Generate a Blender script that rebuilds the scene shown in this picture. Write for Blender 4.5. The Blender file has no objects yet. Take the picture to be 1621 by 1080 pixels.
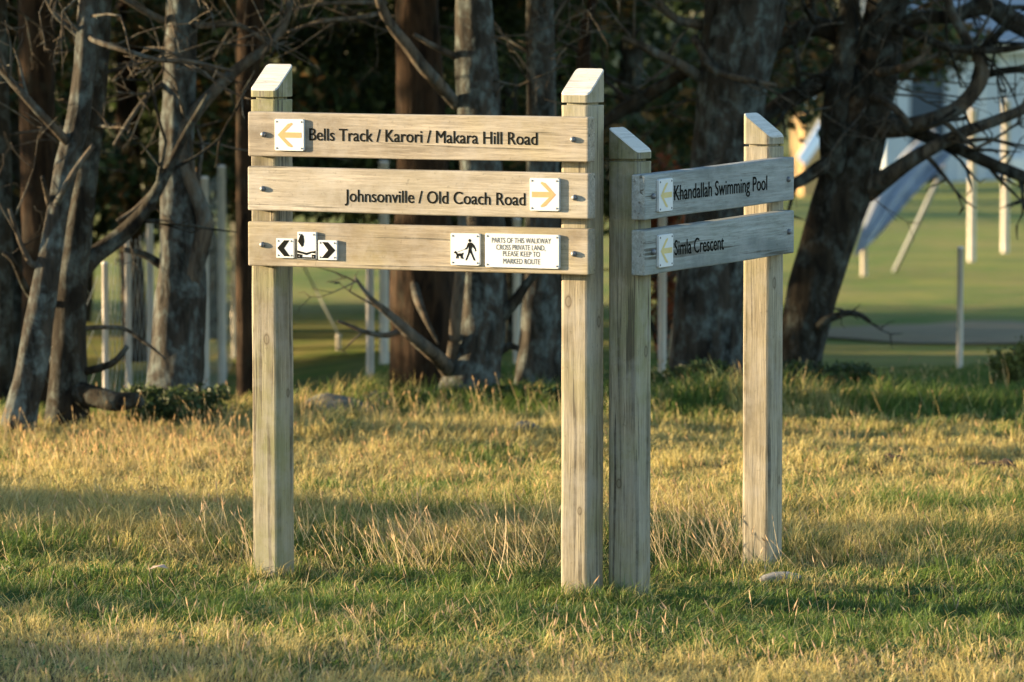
import bpy, bmesh, math, random
import numpy as np
from mathutils import Vector, Matrix
R = math.radians
scene = bpy.context.scene
COL = scene.collection
random.seed(7)
rng = np.random.default_rng(11)

# ------------------------------------------------------------------ camera
FPX = 7500.0                      # focal length in pixels of the 1621 px wide photograph
PITCH = math.atan(600.0 / FPX)
CAMH = 15.0 * math.tan(PITCH + math.atan((942 - 540) / FPX))
cam_d = bpy.data.cameras.new('camera')
cam = bpy.data.objects.new('camera', cam_d)
COL.objects.link(cam)
cam.location = (0, 0, CAMH)
cam.rotation_euler = (R(90) - PITCH, 0, 0)
cam_d.sensor_width = 36.0
cam_d.lens = FPX / 1621.0 * 36.0
cam_d.clip_start = 0.5
cam_d.clip_end = 3000
cam_d.dof.use_dof = True
cam_d.dof.focus_distance = 15.2
cam_d.dof.aperture_fstop = 4.6
cam_d.dof.aperture_blades = 9
scene.camera = cam

# ------------------------------------------------------------------ light
SUN_AZ, SUN_EL = R(167.0), R(8.0)          # azimuth counted from +X anticlockwise
sdir = Vector((math.cos(SUN_AZ) * math.cos(SUN_EL), math.sin(SUN_AZ) * math.cos(SUN_EL), math.sin(SUN_EL)))
world = bpy.data.worlds.new('World')
scene.world = world
world.use_nodes = True
wn = world.node_tree
bg = wn.nodes['Background']
sky = wn.nodes.new('ShaderNodeTexSky')
sky.sky_type = 'NISHITA'
sky.sun_disc = False
sky.sun_elevation = SUN_EL
sky.sun_rotation = math.atan2(sdir.x, sdir.y)
sky.air_density = 1.0
sky.dust_density = 0.3
sky.ozone_density = 1.6
wn.links.new(sky.outputs[0], bg.inputs[0])
bg.inputs[1].default_value = 0.12
sun_d = bpy.data.lights.new('sun', 'SUN')
sun_d.energy = 5.0
sun_d.angle = R(0.53)
sun_d.color = (1.0, 0.74, 0.42)
sun = bpy.data.objects.new('sun', sun_d)
COL.objects.link(sun)
sun.rotation_euler = sdir.to_track_quat('Z', 'Y').to_euler()
sun.location = (-20, 5, 12)
scene.view_settings.view_transform = 'Standard'
scene.view_settings.look = 'None'
scene.view_settings.gamma = 1.0
scene.view_settings.exposure = 2.18
scene.view_settings.use_curve_mapping = False
try:
    scene.cycles.use_denoising = True
    scene.cycles.max_bounces = 6
    scene.cycles.diffuse_bounces = 3
    scene.cycles.transmission_bounces = 4
    scene.cycles.transparent_max_bounces = 6
    scene.cycles.sample_clamp_indirect = 4.0
except Exception:
    pass

# ------------------------------------------------------------------ helpers
cp, sp = math.cos(PITCH), math.sin(PITCH)
def ray(px, py):
    u, v = (px - 810.5) / FPX, (540.0 - py) / FPX
    return Vector((u, v * sp + cp, v * cp - sp))
def at(px, py, Y):
    """the point of the place seen at that pixel of the photograph, Y metres in front of the camera"""
    d = ray(px, py)
    t = Y / d.y
    return Vector((d.x * t, Y, CAMH + d.z * t))
def link(o, parent=None):
    COL.objects.link(o)
    if parent is not None:
        o.parent = parent
    return o
def mesh_obj(name, verts, faces, mat=None, parent=None, smooth=False):
    m = bpy.data.meshes.new(name)
    m.from_pydata([tuple(v) for v in verts], [], faces)
    if mat: m.materials.append(mat)
    if smooth:
        m.polygons.foreach_set('use_smooth', [True] * len(m.polygons))
    m.update()
    return link(bpy.data.objects.new(name, m), parent)
def bm_obj(name, bm, mat, parent=None, smooth=False):
    m = bpy.data.meshes.new(name)
    bm.to_mesh(m); bm.free()
    m.materials.append(mat)
    if smooth:
        m.polygons.foreach_set('use_smooth', [True] * len(m.polygons))
    return link(bpy.data.objects.new(name, m), parent)
def empty(name, loc, rz=0.0):
    o = bpy.data.objects.new(name, None)
    o.location = loc; o.rotation_euler = (0, 0, rz); o.empty_display_size = 0.1
    return link(o)
def tag(o, label=None, cat=None, group=None, kind=None):
    if label: o['label'] = label
    if cat: o['category'] = cat
    if group: o['group'] = group
    if kind: o['kind'] = kind
    return o
def copy_tree(o, parent=None):
    c = o.copy(); COL.objects.link(c)
    if parent is not None: c.parent = parent
    for ch in list(o.children):
        copy_tree(ch, c)
    return c
def tris_obj(name, V, F, mat, parent=None, colors=None, smooth=False):
    """fast mesh from numpy arrays: V (n,3), F (m,3) triangles, colors (n,3)"""
    m = bpy.data.meshes.new(name)
    m.vertices.add(len(V)); m.vertices.foreach_set('co', V.astype(np.float32).ravel())
    m.loops.add(F.size); m.loops.foreach_set('vertex_index', F.astype(np.int32).ravel())
    m.polygons.add(len(F))
    m.polygons.foreach_set('loop_start', np.arange(0, F.size, 3, dtype=np.int32))
    try:
        m.polygons.foreach_set('loop_total', np.full(len(F), 3, dtype=np.int32))
    except Exception:
        pass
    if smooth: m.polygons.foreach_set('use_smooth', np.ones(len(F), dtype=bool))
    if colors is not None:
        a = m.color_attributes.new('tint', 'FLOAT_COLOR', 'POINT')
        c4 = np.ones((len(V), 4), dtype=np.float32); c4[:, :3] = colors
        a.data.foreach_set('color', c4.ravel())
    m.update(calc_edges=True)
    m.materials.append(mat)
    return link(bpy.data.objects.new(name, m), parent)

_tab = np.random.default_rng(5).random((256, 256))
def vnoise(x, y):
    x = np.asarray(x, float); y = np.asarray(y, float)
    xi = np.floor(x).astype(int); yi = np.floor(y).astype(int)
    fx = x - xi; fy = y - yi
    fx = fx * fx * (3 - 2 * fx); fy = fy * fy * (3 - 2 * fy)
    g = lambda a, b: _tab[a % 256, b % 256]
    return (g(xi, yi) * (1 - fx) + g(xi + 1, yi) * fx) * (1 - fy) + (g(xi, yi + 1) * (1 - fx) + g(xi + 1, yi + 1) * fx) * fy
def fbm(x, y, o=4):
    s = 0; a = 0.5; t = 0
    for i in range(o):
        s = s + a * vnoise(x * 2 ** i + 17.3 * i, y * 2 ** i + 5.1 * i); t += a; a *= 0.5
    return s / t
def sstep(a, b, x):
    t = np.clip((np.asarray(x, float) - a) / (b - a), 0, 1)
    return t * t * (3 - 2 * t)

# terrain
PY = [-60, 0, 20.8, 23, 25, 30, 40, 60, 85, 110, 150, 300, 800]
PZ = [0, 0, 0, -.06, -.15, -.40, -.72, -1.12, -1.75, -1.9, -1.0, 9, 70]
def ground_z(X, Y):
    X = np.asarray(X, float); Y = np.asarray(Y, float)
    z = np.interp(Y, PY, PZ)
    z = z - 0.17 * sstep(20.6, 21.8, Y) * (1 - sstep(-1.75, -0.6, X)) * (1 - sstep(26, 32, Y))
    z = z + (fbm(X * 0.9 + 40, Y * 0.9 + 7, 3) - 0.5) * 0.05 * (1 - sstep(25, 40, Y))
    z = z - 0.05 * np.exp(-(((X - 1.3) / .9) ** 2 + ((Y - 14.6) / .35) ** 2))
    z = z - 0.03 * np.exp(-(((X - .1) / 1.3) ** 4 + ((Y - 15.45) / .55) ** 4))
    # bank of rough grass under the trees
    z = z + 0.07 * np.exp(-((Y - 21.6) / 0.6) ** 2) * sstep(-0.8, 0.2, X)
    z = z + (fbm(X * 0.05 + 3, Y * 0.05, 3) - 0.5) * 1.2 * sstep(40, 90, Y)
    return z
def gz(X, Y): return float(ground_z(X, Y))

# ------------------------------------------------------------------ materials
def new_mat(name):
    m = bpy.data.materials.new(name); m.use_nodes = True
    nt = m.node_tree
    return m, nt, nt.nodes['Principled BSDF']
class N:
    def __init__(s, nt): s.nt = nt
    def add(s, t, **kw):
        n = s.nt.nodes.new(t)
        for k, v in kw.items():
            if hasattr(n, k): setattr(n, k, v)
        return n
    def lk(s, a, b): s.nt.links.new(a, b)
    def coord(s, scale=(1, 1, 1), kind='Object', rnd=True):
        tc = s.add('ShaderNodeTexCoord'); mp = s.add('ShaderNodeMapping')
        mp.inputs['Scale'].default_value = scale
        if rnd:
            oi = s.add('ShaderNodeObjectInfo'); mu = s.add('ShaderNodeMath', operation='MULTIPLY')
            s.lk(oi.outputs['Random'], mu.inputs[0]); mu.inputs[1].default_value = 37.0
            s.lk(mu.outputs[0], mp.inputs['Location'])
        s.lk(tc.outputs[kind], mp.inputs[0])
        return mp.outputs[0]
    def noise(s, vec, scale, detail=6, rough=0.6, dist=0.0):
        n = s.add('ShaderNodeTexNoise')
        n.inputs['Scale'].default_value = scale; n.inputs['Detail'].default_value = detail
        n.inputs['Roughness'].default_value = rough; n.inputs['Distortion'].default_value = dist
        if vec is not None: s.lk(vec, n.inputs['Vector'])
        return n.outputs['Fac']
    def ramp(s, fac, stops):
        r = s.add('ShaderNodeValToRGB'); el = r.color_ramp.elements
        while len(el) < len(stops): el.new(0.5)
        for e, (p, c) in zip(el, stops):
            e.position = p
            e.color = (*c, 1) if isinstance(c, (tuple, list)) else (c, c, c, 1)
        s.lk(fac, r.inputs[0]); return r.outputs[0]
    def mix(s, fac, a, b, mode='MIX'):
        m = s.add('ShaderNodeMix', data_type='RGBA', blend_type=mode)
        for sock, v in ((m.inputs[0], fac), (m.inputs[6], a), (m.inputs[7], b)):
            if isinstance(v, (int, float)): sock.default_value = v
            elif isinstance(v, tuple): sock.default_value = (*v, 1)
            else: s.lk(v, sock)
        return m.outputs[2]
    def bump(s, h, strength, dist, bsdf):
        b = s.add('ShaderNodeBump'); b.inputs['Strength'].default_value = strength
        b.inputs['Distance'].default_value = dist
        s.lk(h, b.inputs['Height']); s.lk(b.outputs[0], bsdf.inputs['Normal'])

def wood(name, axis, light, dark, streak=0.5, algae=0.35, algae_col=(.20, .21, .10), rough=.8, crack=0.66, knots=(), spots=.3):
    m, nt, b = new_mat(name); n = N(nt)
    sc = [26, 26, 26]; sc[axis] = 0.9
    v = n.coord(tuple(sc))
    g = n.noise(v, 1.6, 8, .65, .3)
    sc2 = [90, 90, 90]; sc2[axis] = 5
    g2 = n.noise(n.coord(tuple(sc2)), 1.5, 5, .75)
    big = n.noise(n.coord((3, 3, 3)), 1.0, 4, .55)
    sc3 = [7, 7, 7]; sc3[axis] = 1.2
    med = n.noise(n.coord(tuple(sc3)), 1.3, 5, .6)
    c = n.mix(n.ramp(g, [(.32, 0.), (.66, 1.)]), dark, light)
    c = n.mix(n.ramp(g2, [(.34, .45), (.60, 1.)]), (.05, .04, .025), c, 'MIX')
    st = n.ramp(med, [(.5, 0.), (.68, 1.)])
    c = n.mix(st, c, tuple(x * (1 - streak) for x in dark))
    al = n.ramp(big, [(.48, 0.), (.68, algae)])
    c = n.mix(al, c, algae_col)
    ck = n.ramp(g, [(crack, 0.), (crack + .05, 1.)])
    c = n.mix(ck, c, (.06, .05, .035))
    sk = [46, 46, 46]; sk[axis] = 1.1
    ckn = n.noise(n.coord(tuple(sk)), 1.0, 4, .6, .15)
    c = n.mix(n.ramp(ckn, [(.56 + (crack - .6) * .6, 0.), (.60 + (crack - .6) * .6, .82)]), c, (.055, .048, .034))
    # scattered dirt specks and soft grey weathering blotches
    sp_ = n.noise(n.coord((60, 60, 60)), 1.0, 3, .6)
    c = n.mix(n.ramp(sp_, [(.64, 0.), (.70, spots)]), c, (.05, .045, .03))
    gw = n.noise(n.coord((9, 9, 9)), 1.0, 5, .65)
    c = n.mix(n.ramp(gw, [(.45, 0.), (.65, .45)]), c, tuple(.5 * (sum(light) / 3) + .35 * x for x in light))
    tc = n.add('ShaderNodeTexCoord')
    for (kx, ky, kz, kr) in knots:
        mp = n.add('ShaderNodeMapping'); mp.inputs['Location'].default_value = (-kx, -ky, -kz)
        n.lk(tc.outputs['Object'], mp.inputs[0])
        sc_v = n.add('ShaderNodeVectorMath', operation='MULTIPLY'); n.lk(mp.outputs[0], sc_v.inputs[0])
        q = [1, 1, 1]; q[axis] = .6; sc_v.inputs[1].default_value = q
        ln = n.add('ShaderNodeVectorMath', operation='LENGTH'); n.lk(sc_v.outputs[0], ln.inputs[0])
        dv = n.add('ShaderNodeMath', operation='DIVIDE'); n.lk(ln.outputs['Value'], dv.inputs[0]); dv.inputs[1].default_value = kr
        kf = n.ramp(dv.outputs[0], [(0., .55), (.45, .35), (.62, .8), (.8, .25), (1., 0.)])
        c = n.mix(kf, c, (.07, .05, .03))
    n.lk(c, b.inputs['Base Color'])
    b.inputs['Roughness'].default_value = rough
    b.inputs['Specular IOR Level'].default_value = .25
    hh = n.mix(.5, g, g2)
    n.bump(hh, .55, .004, b)
    return m
def plain(name, col, rough=.5, metal=0., spec=.5, var=0.0, vscale=20):
    m, nt, b = new_mat(name); n = N(nt)
    if var:
        f = n.noise(n.coord(), vscale, 5, .6)
        c = n.mix(n.ramp(f, [(.3, 0.), (.7, 1.)]), tuple(x * (1 - var) for x in col), col)
        n.lk(c, b.inputs['Base Color'])
    else:
        b.inputs['Base Color'].default_value = (*col, 1)
    b.inputs['Roughness'].default_value = rough; b.inputs['Metallic'].default_value = metal
    b.inputs['Specular IOR Level'].default_value = spec
    return m
def leafy(name, transl=0.35, rough=.6, tint=(1, 1, 1)):
    m, nt, b = new_mat(name); n = N(nt)
    a = n.add('ShaderNodeAttribute'); a.attribute_name = 'tint'
    c = n.mix(1.0, a.outputs['Color'], tint, 'MULTIPLY')
    n.lk(c, b.inputs['Base Color']); b.inputs['Roughness'].default_value = rough
    b.inputs['Specular IOR Level'].default_value = .3
    t = n.add('ShaderNodeBsdfTranslucent'); n.lk(c, t.inputs['Color'])
    mx = n.add('ShaderNodeMixShader'); mx.inputs[0].default_value = transl
    n.lk(b.outputs[0], mx.inputs[1]); n.lk(t.outputs[0], mx.inputs[2])
    n.lk(mx.outputs[0], nt.nodes['Material Output'].inputs[0])
    return m
def bark(name, base, lichen, amount=.5, ridge=1.0):
    m, nt, b = new_mat(name); n = N(nt)
    g = n.noise(n.coord((14, 14, 3.0)), 1.5, 8, .65, .5)
    l1 = n.noise(n.coord((9, 9, 6)), 1.2, 7, .68, .4)
    l2 = n.noise(n.coord((26, 26, 18)), 1.0, 4, .6)
    c = n.mix(n.ramp(g, [(.36, 0.), (.62, 1.)]), tuple(x * .22 for x in base), tuple(x * 1.55 for x in base))
    t = .62 - .16 * amount
    f = n.ramp(l1, [(t - .05, 0.), (t + .08, 1.)])
    f2 = n.mix(1.0, f, n.ramp(l2, [(.38, .15), (.62, 1.)]), 'MULTIPLY')
    c = n.mix(f2, c, n.mix(n.ramp(g, [(.3, 0.), (.7, 1.)]), tuple(x * .55 for x in lichen), lichen))
    n.lk(c, b.inputs['Base Color']); b.inputs['Roughness'].default_value = .9
    b.inputs['Specular IOR Level'].default_value = .15
    n.bump(g, .9, .02 * ridge, b)
    return m

M = {}
M['post'] = wood('weathered post timber', 2, (.37, .325, .235), (.17, .145, .095), .5, .6, (.18, .19, .085), crack=.59, knots=[(.01, -.049, .80, .016), (-.049, .01, .38, .014), (.049, .01, .62, .013)])
M['post_b'] = wood('silvered post timber', 2, (.40, .35, .26), (.22, .19, .13), .4, .5, (.21, .21, .10), crack=.635, knots=[(-.022, -.049, .965, .017), (.049, .012, .90, .016), (.02, -.049, .30, .012)])
M['board'] = wood('weathered board timber', 0, (.42, .37, .30), (.24, .205, .16), .32, .34, (.30, .26, .14), crack=.67)
M['board_w'] = wood('pale silvered board timber', 0, (.46, .415, .35), (.29, .255, .205), .28, .26, (.30, .28, .19), crack=.69)
M['board_y'] = wood('tan board timber', 0, (.43, .37, .28), (.25, .205, .145), .35, .38, (.30, .26, .11), crack=.68)
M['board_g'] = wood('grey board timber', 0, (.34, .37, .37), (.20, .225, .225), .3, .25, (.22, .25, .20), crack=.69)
M['cap'] = wood('pale cut timber', 0, (.60, .595, .575), (.50, .49, .46), .08, .15, (.5, .5, .38), crack=.85)
M['plate'] = plain('white enamel', (.58, .60, .62), .6, spec=.2, var=.06, vscale=60)
M['letter'] = plain('routed black paint', (.012, .012, .010), .95, spec=.02, var=.3, vscale=90)
M['print'] = plain('black print', (.012, .013, .012), .95, spec=.02)
M['greyprint'] = plain('grey print', (.10, .105, .10), .95, spec=.02)
M['arrow'] = plain('faded orange print', (.60, .32, .165), .9, spec=.05, var=.12, vscale=60)
M['arrow_y'] = plain('faded yellow print', (.60, .50, .25), .9, spec=.05, var=.12, vscale=60)
M['steel'] = plain('galvanised steel', (.16, .17, .19), .55, .6)
M['pole'] = plain('pale galvanised pole', (.62, .56, .50), .6, .0, var=.2, vscale=8)
M['wire'] = plain('fence wire', (.30, .31, .27), .6, .2)
M['cloth'] = plain('pale blue grey sheeting', (.235, .255, .275), .7, var=.2, vscale=3)
M['wall'] = plain('pale weatherboard paint', (.46, .51, .56), .6, var=.12, vscale=1.2)
M['whitewall'] = plain('white wall paint', (.78, .77, .74), .6, var=.1, vscale=1.5)
M['roof'] = plain('grey roof steel', (.17, .20, .23), .5, var=.2, vscale=2)
M['dark'] = plain('dark door paint', (.055, .085, .13), .5, var=.2, vscale=3)
M['red'] = plain('red trim paint', (.42, .05, .05), .5, var=.2, vscale=3)
M['orange'] = plain('ochre wall paint', (.48, .30, .12), .6, var=.2, vscale=1)
M['rock'] = plain('grey stone', (.20, .205, .21), .9, var=.5, vscale=14)
M['rockd'] = plain('dark lichened stone', (.13, .14, .14), .85, var=.6, vscale=9)
M['soil'] = plain('bare soil', (.10, .062, .035), .95, var=.5, vscale=30)
M['grass'] = leafy('grass blades', .38)
M['leaf'] = leafy('tree foliage', .28)
M['bark_grey'] = bark('grey lichened bark', (.030, .026, .021), (.125, .152, .15), .75)
M['bark_dark'] = bark('dark bark', (.020, .016, .011), (.095, .108, .098), .62)
M['bark_red'] = bark('red brown bark', (.030, .017, .009), (.04, .034, .022), .25)
M['twig'] = bark('dead branch bark', (.070, .055, .040), (.115, .128, .12), .6)

# ground: colour depends on how dry the grass is there
def dryness(X, Y):
    """0 fresh green .. 1 straw"""
    n = fbm(X * 1.6 + 9, Y * 1.1 + 3, 4)
    n2 = fbm(X * 0.5 + 31, Y * 3.2 + 13, 3)
    d = .34 + (n - .5) * 1.9 + (n2 - .5) * 0.9
    line = Y + .2 * X
    green = np.exp(-((line - 14.65) / .48) ** 2) * (.25 + .75 * sstep(-1.0, .4, X))
    d = d - 1.0 * green
    d = d + .85 * (1 - sstep(13.6, 13.95, line + .25 * (n2 - .5)))
    d = d + .45 * sstep(16.0, 16.6, Y) * (1 - sstep(20.0, 21.0, Y)) * (1 - .55 * sstep(0.3, 1.6, X))
    d = d + .5 * np.exp(-((X + 1.6) / .7) ** 2) * (1 - sstep(14.5, 15.2, Y))
    d = d - .35 * sstep(20.6, 21.6, Y)
    d = d - .4 * np.exp(-((Y - 15.35) / .25) ** 2)
    d = d + .55 * (fbm(X * 8 + 70, Y * 6 + 20, 3) - .5) * 2
    return np.clip(d, 0, 1)

def make_ground():
    xs = np.concatenate([-np.geomspace(600, 5.2, 26), np.arange(-5, 5.01, .07), np.geomspace(5.2, 600, 26)])
    ys = np.concatenate([np.arange(-60, 11, 3.0), np.arange(11, 27, .07), np.geomspace(27.1, 800, 70)])
    X, Y = np.meshgrid(xs, ys)
    Z = ground_z(X, Y)
    nx, ny = len(xs), len(ys)
    V = np.stack([X.ravel(), Y.ravel(), Z.ravel()], 1)
    i = np.arange((ny - 1) * (nx - 1)); r = i // (nx - 1); c = i % (nx - 1)
    a = r * nx + c
    F = np.concatenate([np.stack([a, a + 1, a + nx + 1], 1), np.stack([a, a + nx + 1, a + nx], 1)])
    d = dryness(X, Y).ravel()[:, None]
    colr = np.array([[.045, .062, .016]]) * (1 - d) + np.array([[.15, .105, .045]]) * d
    m, nt, b = new_mat('grassy ground'); n = N(nt)
    at_ = n.add('ShaderNodeAttribute'); at_.attribute_name = 'tint'
    v = n.coord(rnd=False)
    f1 = n.noise(v, 14, 8, .7); 
    near = n.mix(n.ramp(f1, [(.35, .0), (.7, 1.)]), (.03, .026, .015), at_.outputs['Color'])
    # the field beyond, bands of mown, rank and dry grass
    vs = n.coord((.42, .42, .1), rnd=False)
    f2 = n.noise(vs, 1.0, 7, .7, .6); f3 = n.noise(n.coord((1.6, 1.9, .6), rnd=False), 1.0, 7, .7)
    far = n.ramp(f2, [(.36, (.065, .115, .022)), (.48, (.110, .160, .028)), (.56, (.20, .20, .045)), (.68, (.115, .155, .032))])
    far = n.mix(n.ramp(f3, [(.42, 0.), (.62, .75)]), far, (.20, .165, .06))
    sx = n.add('ShaderNodeSeparateXYZ'); tc = n.add('ShaderNodeTexCoord'); n.lk(tc.outputs['Object'], sx.inputs[0])
    mr = n.add('ShaderNodeMapRange'); n.lk(sx.outputs['Y'], mr.inputs[0])
    mr.inputs[1].default_value = 23; mr.inputs[2].default_value = 27
    c = n.mix(mr.outputs[0], near, far)
    mr2 = n.add('ShaderNodeMapRange'); n.lk(sx.outputs['Y'], mr2.inputs[0])
    mr2.inputs[1].default_value = 90; mr2.inputs[2].default_value = 130
    c = n.mix(mr2.outputs[0], c, (.035, .05, .02))
    n.lk(c, b.inputs['Base Color']); b.inputs['Roughness'].default_value = .95
    b.inputs['Specular IOR Level'].default_value = .1
    n.bump(f1, .6, .03, b)
    g = tris_obj('ground', V, F, m, None, colr, True)
    tag(g, kind='structure')
make_ground()

def make_track():
    """worn bare strip that crosses the field at the right, beyond the trees"""
    V, F = [], []
    xs = np.linspace(1.55, 30, 90); rows = 6
    for j in range(rows + 1):
        for x in xs:
            w = j / rows
            tp = min(1, (x - 1.5) / 1.6)
            y0 = 31.1 - 1.4 * tp + (fbm(x * 2.3, 3.0, 4) - .5) * 1.3
            y1 = 31.3 + 1.3 * tp + (fbm(x * 2.1, 9.0, 4) - .5) * 1.3
            y = y0 + (y1 - y0) * w
            V.append((x, y, gz(x, y) + .012))
    nx = len(xs)
    for j in range(rows):
        for i in range(nx - 1):
            a = j * nx + i
            F.append((a, a + 1, a + nx + 1, a + nx))
    m, nt, b = new_mat('bare earth'); n = N(nt)
    f = n.noise(n.coord((1, 2, 1), rnd=False), 3.0, 8, .7)
    c = n.ramp(f, [(.35, (.10, .075, .032)), (.55, (.17, .12, .055)), (.7, (.09, .11, .03))])
    n.lk(c, b.inputs['Base Color']); b.inputs['Roughness'].default_value = .95
    o = mesh_obj('dirt_track', V, F, m)
    tag(o, kind='structure')
make_track()

# ------------------------------------------------------------------ tubes, branches
def catmull(P, k=6):
    P = [np.array(p, float) for p in P]
    P = [2 * P[0] - P[1]] + P + [2 * P[-1] - P[-2]]
    out = []
    for i in range(1, len(P) - 2):
        for j in range(k):
            t = j / k
            out.append(.5 * ((2 * P[i]) + (-P[i - 1] + P[i + 1]) * t + (2 * P[i - 1] - 5 * P[i] + 4 * P[i + 1] - P[i + 2]) * t * t + (-P[i - 1] + 3 * P[i] - 3 * P[i + 1] + P[i + 2]) * t ** 3))
    out.append(P[-2])
    return out
def tube(V, F, pts, seg=8, rough=0.0, seed=0.0, ridges=0):
    """pts: rows x y z r; appended to the lists V F as a closed tube"""
    base = len(V)
    n = len(pts)
    up = np.array([0.13, 0.97, 0.2])
    s = 0
    for i, p in enumerate(pts):
        a = pts[max(i - 1, 0)][:3]; b = pts[min(i + 1, n - 1)][:3]
        t = b - a; t = t / (np.linalg.norm(t) + 1e-9)
        u = np.cross(t, up); u /= (np.linalg.norm(u) + 1e-9); w = np.cross(t, u)
        if i: s += np.linalg.norm(p[:3] - pts[i - 1][:3])
        for k in range(seg):
            an = 2 * math.pi * k / seg
            r = p[3]
            if rough:
                q = fbm(math.cos(an) * 1.7 + seed, math.sin(an) * 1.7 + s * 3.0 + seed, 3) - .5
                q2 = vnoise(k * (5.0 if ridges else 1.0) / 3 + seed, s * 4 + seed) - .5
                r = r * (1 + rough * 1.6 * q + rough * .7 * q2)
            V.append(p[:3] + (u * math.cos(an) + w * math.sin(an)) * r)
    for i in range(n - 1):
        for k in range(seg):
            a = base + i * seg + k; b = base + i * seg + (k + 1) % seg
            F.append((a, b, b + seg, a + seg))
    V.append(pts[0][:3]); V.append(pts[-1][:3])
    c0, c1 = len(V) - 2, len(V) - 1
    for k in range(seg):
        F.append((c0, base + (k + 1) % seg, base + k))
        F.append((c1, base + (n - 1) * seg + k, base + (n - 1) * seg + (k + 1) % seg))
def twiggy(V, F, p, d, length, r, depth, rnd, kids=3, droop=0.0):
    """a dead wiggly branch with its side twigs"""
    n = max(4, int(length / .07)); pts = []
    p = np.array(p, float); d = np.array(d, float); d /= np.linalg.norm(d)
    marks = []
    for i in range(n + 1):
        t = i / n
        pts.append(np.array([*p, r * (1 - .85 * t) + .0008]))
        if depth > 0 and t > .15: marks.append((p.copy(), d.copy(), t))
        kk = .42 if i % 4 == 3 else .07
        d = d + np.array([rnd.gauss(0, kk), rnd.gauss(0, kk), rnd.gauss(0, kk) - droop])
        d /= np.linalg.norm(d)
        p = p + d * length / n
    tube(V, F, pts, 5 if depth < 2 else 6)
    if depth > 0:
        for _ in range(kids):
            q, dd, t = rnd.choice(marks)
            side = np.array([rnd.gauss(0, 1), rnd.gauss(0, .8), rnd.gauss(0, .9)])
            nd = dd * .6 + side / np.linalg.norm(side) * .9
            twiggy(V, F, q, nd, length * rnd.uniform(.3, .6) * (1.15 - t * .5), r * .5, depth - 1, rnd, kids, droop)
def px_pts(L, Y, origin, dY=0.0, k=6, yoff=0.0):
    rows = []
    n = len(L)
    for i, q in enumerate(L):
        yy = Y + dY * i / max(1, n - 1) + yoff * min(1.0, i / 1.6)
        w = at(q[0], q[1], yy) - origin
        rows.append((w.x, w.y, w.z, q[2] / 2 * yy / FPX))
    return catmull(rows, k)

def leaf_cloud(clumps, n, size, palette, rnd, seed=0, flat=.6):
    """n leaf sprays (one triangle pair each) spread through ellipsoid clumps: rows cx cy cz rx ry rz"""
    C = np.array(clumps, float)
    w = (C[:, 3] * C[:, 4] * C[:, 5]) ** .8; w /= w.sum()
    idx = rnd.choice(len(C), n, p=w)
    v = rnd.normal(size=(n, 3)); v /= np.linalg.norm(v, axis=1)[:, None]
    rad = rnd.random(n) ** .45
    P = C[idx, :3] + v * rad[:, None] * C[idx, 3:6]
    # uneven outline
    P += (rnd.random((n, 3)) - .5) * size * 3
    d = rnd.normal(size=(n, 3)); d[:, 2] -= .3; d /= np.linalg.norm(d, axis=1)[:, None]
    e = np.cross(d, rnd.normal(size=(n, 3))); e /= np.linalg.norm(e, axis=1)[:, None]
    s = size * (.55 + .9 * rnd.random(n))[:, None]
    V = np.stack([P - d * s * .6, P + e * s * .32, P + d * s * .8, P - e * s * .32], 1).reshape(-1, 3)
    b = np.arange(n) * 4
    F = np.concatenate([np.stack([b, b + 1, b + 2], 1), np.stack([b, b + 2, b + 3], 1)])
    pal = np.array(palette, float)
    ci = rnd.choice(len(pal), n, p=None)
    cl = pal[ci] * (.7 + .6 * rnd.random(n))[:, None]
    return V, F, np.repeat(cl, 4, 0)

GREEN = [(.036, .058, .018), (.028, .048, .018), (.060, .078, .024), (.044, .060, .024), (.024, .038, .014)]
LIT_BROWN = GREEN + [(.11, .07, .024), (.16, .09, .028)]  # brown tones: some dead leaves, the rest painted as if lit by sun
PALE = [(.07, .10, .03), (.05, .08, .025), (.09, .11, .035)]

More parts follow.
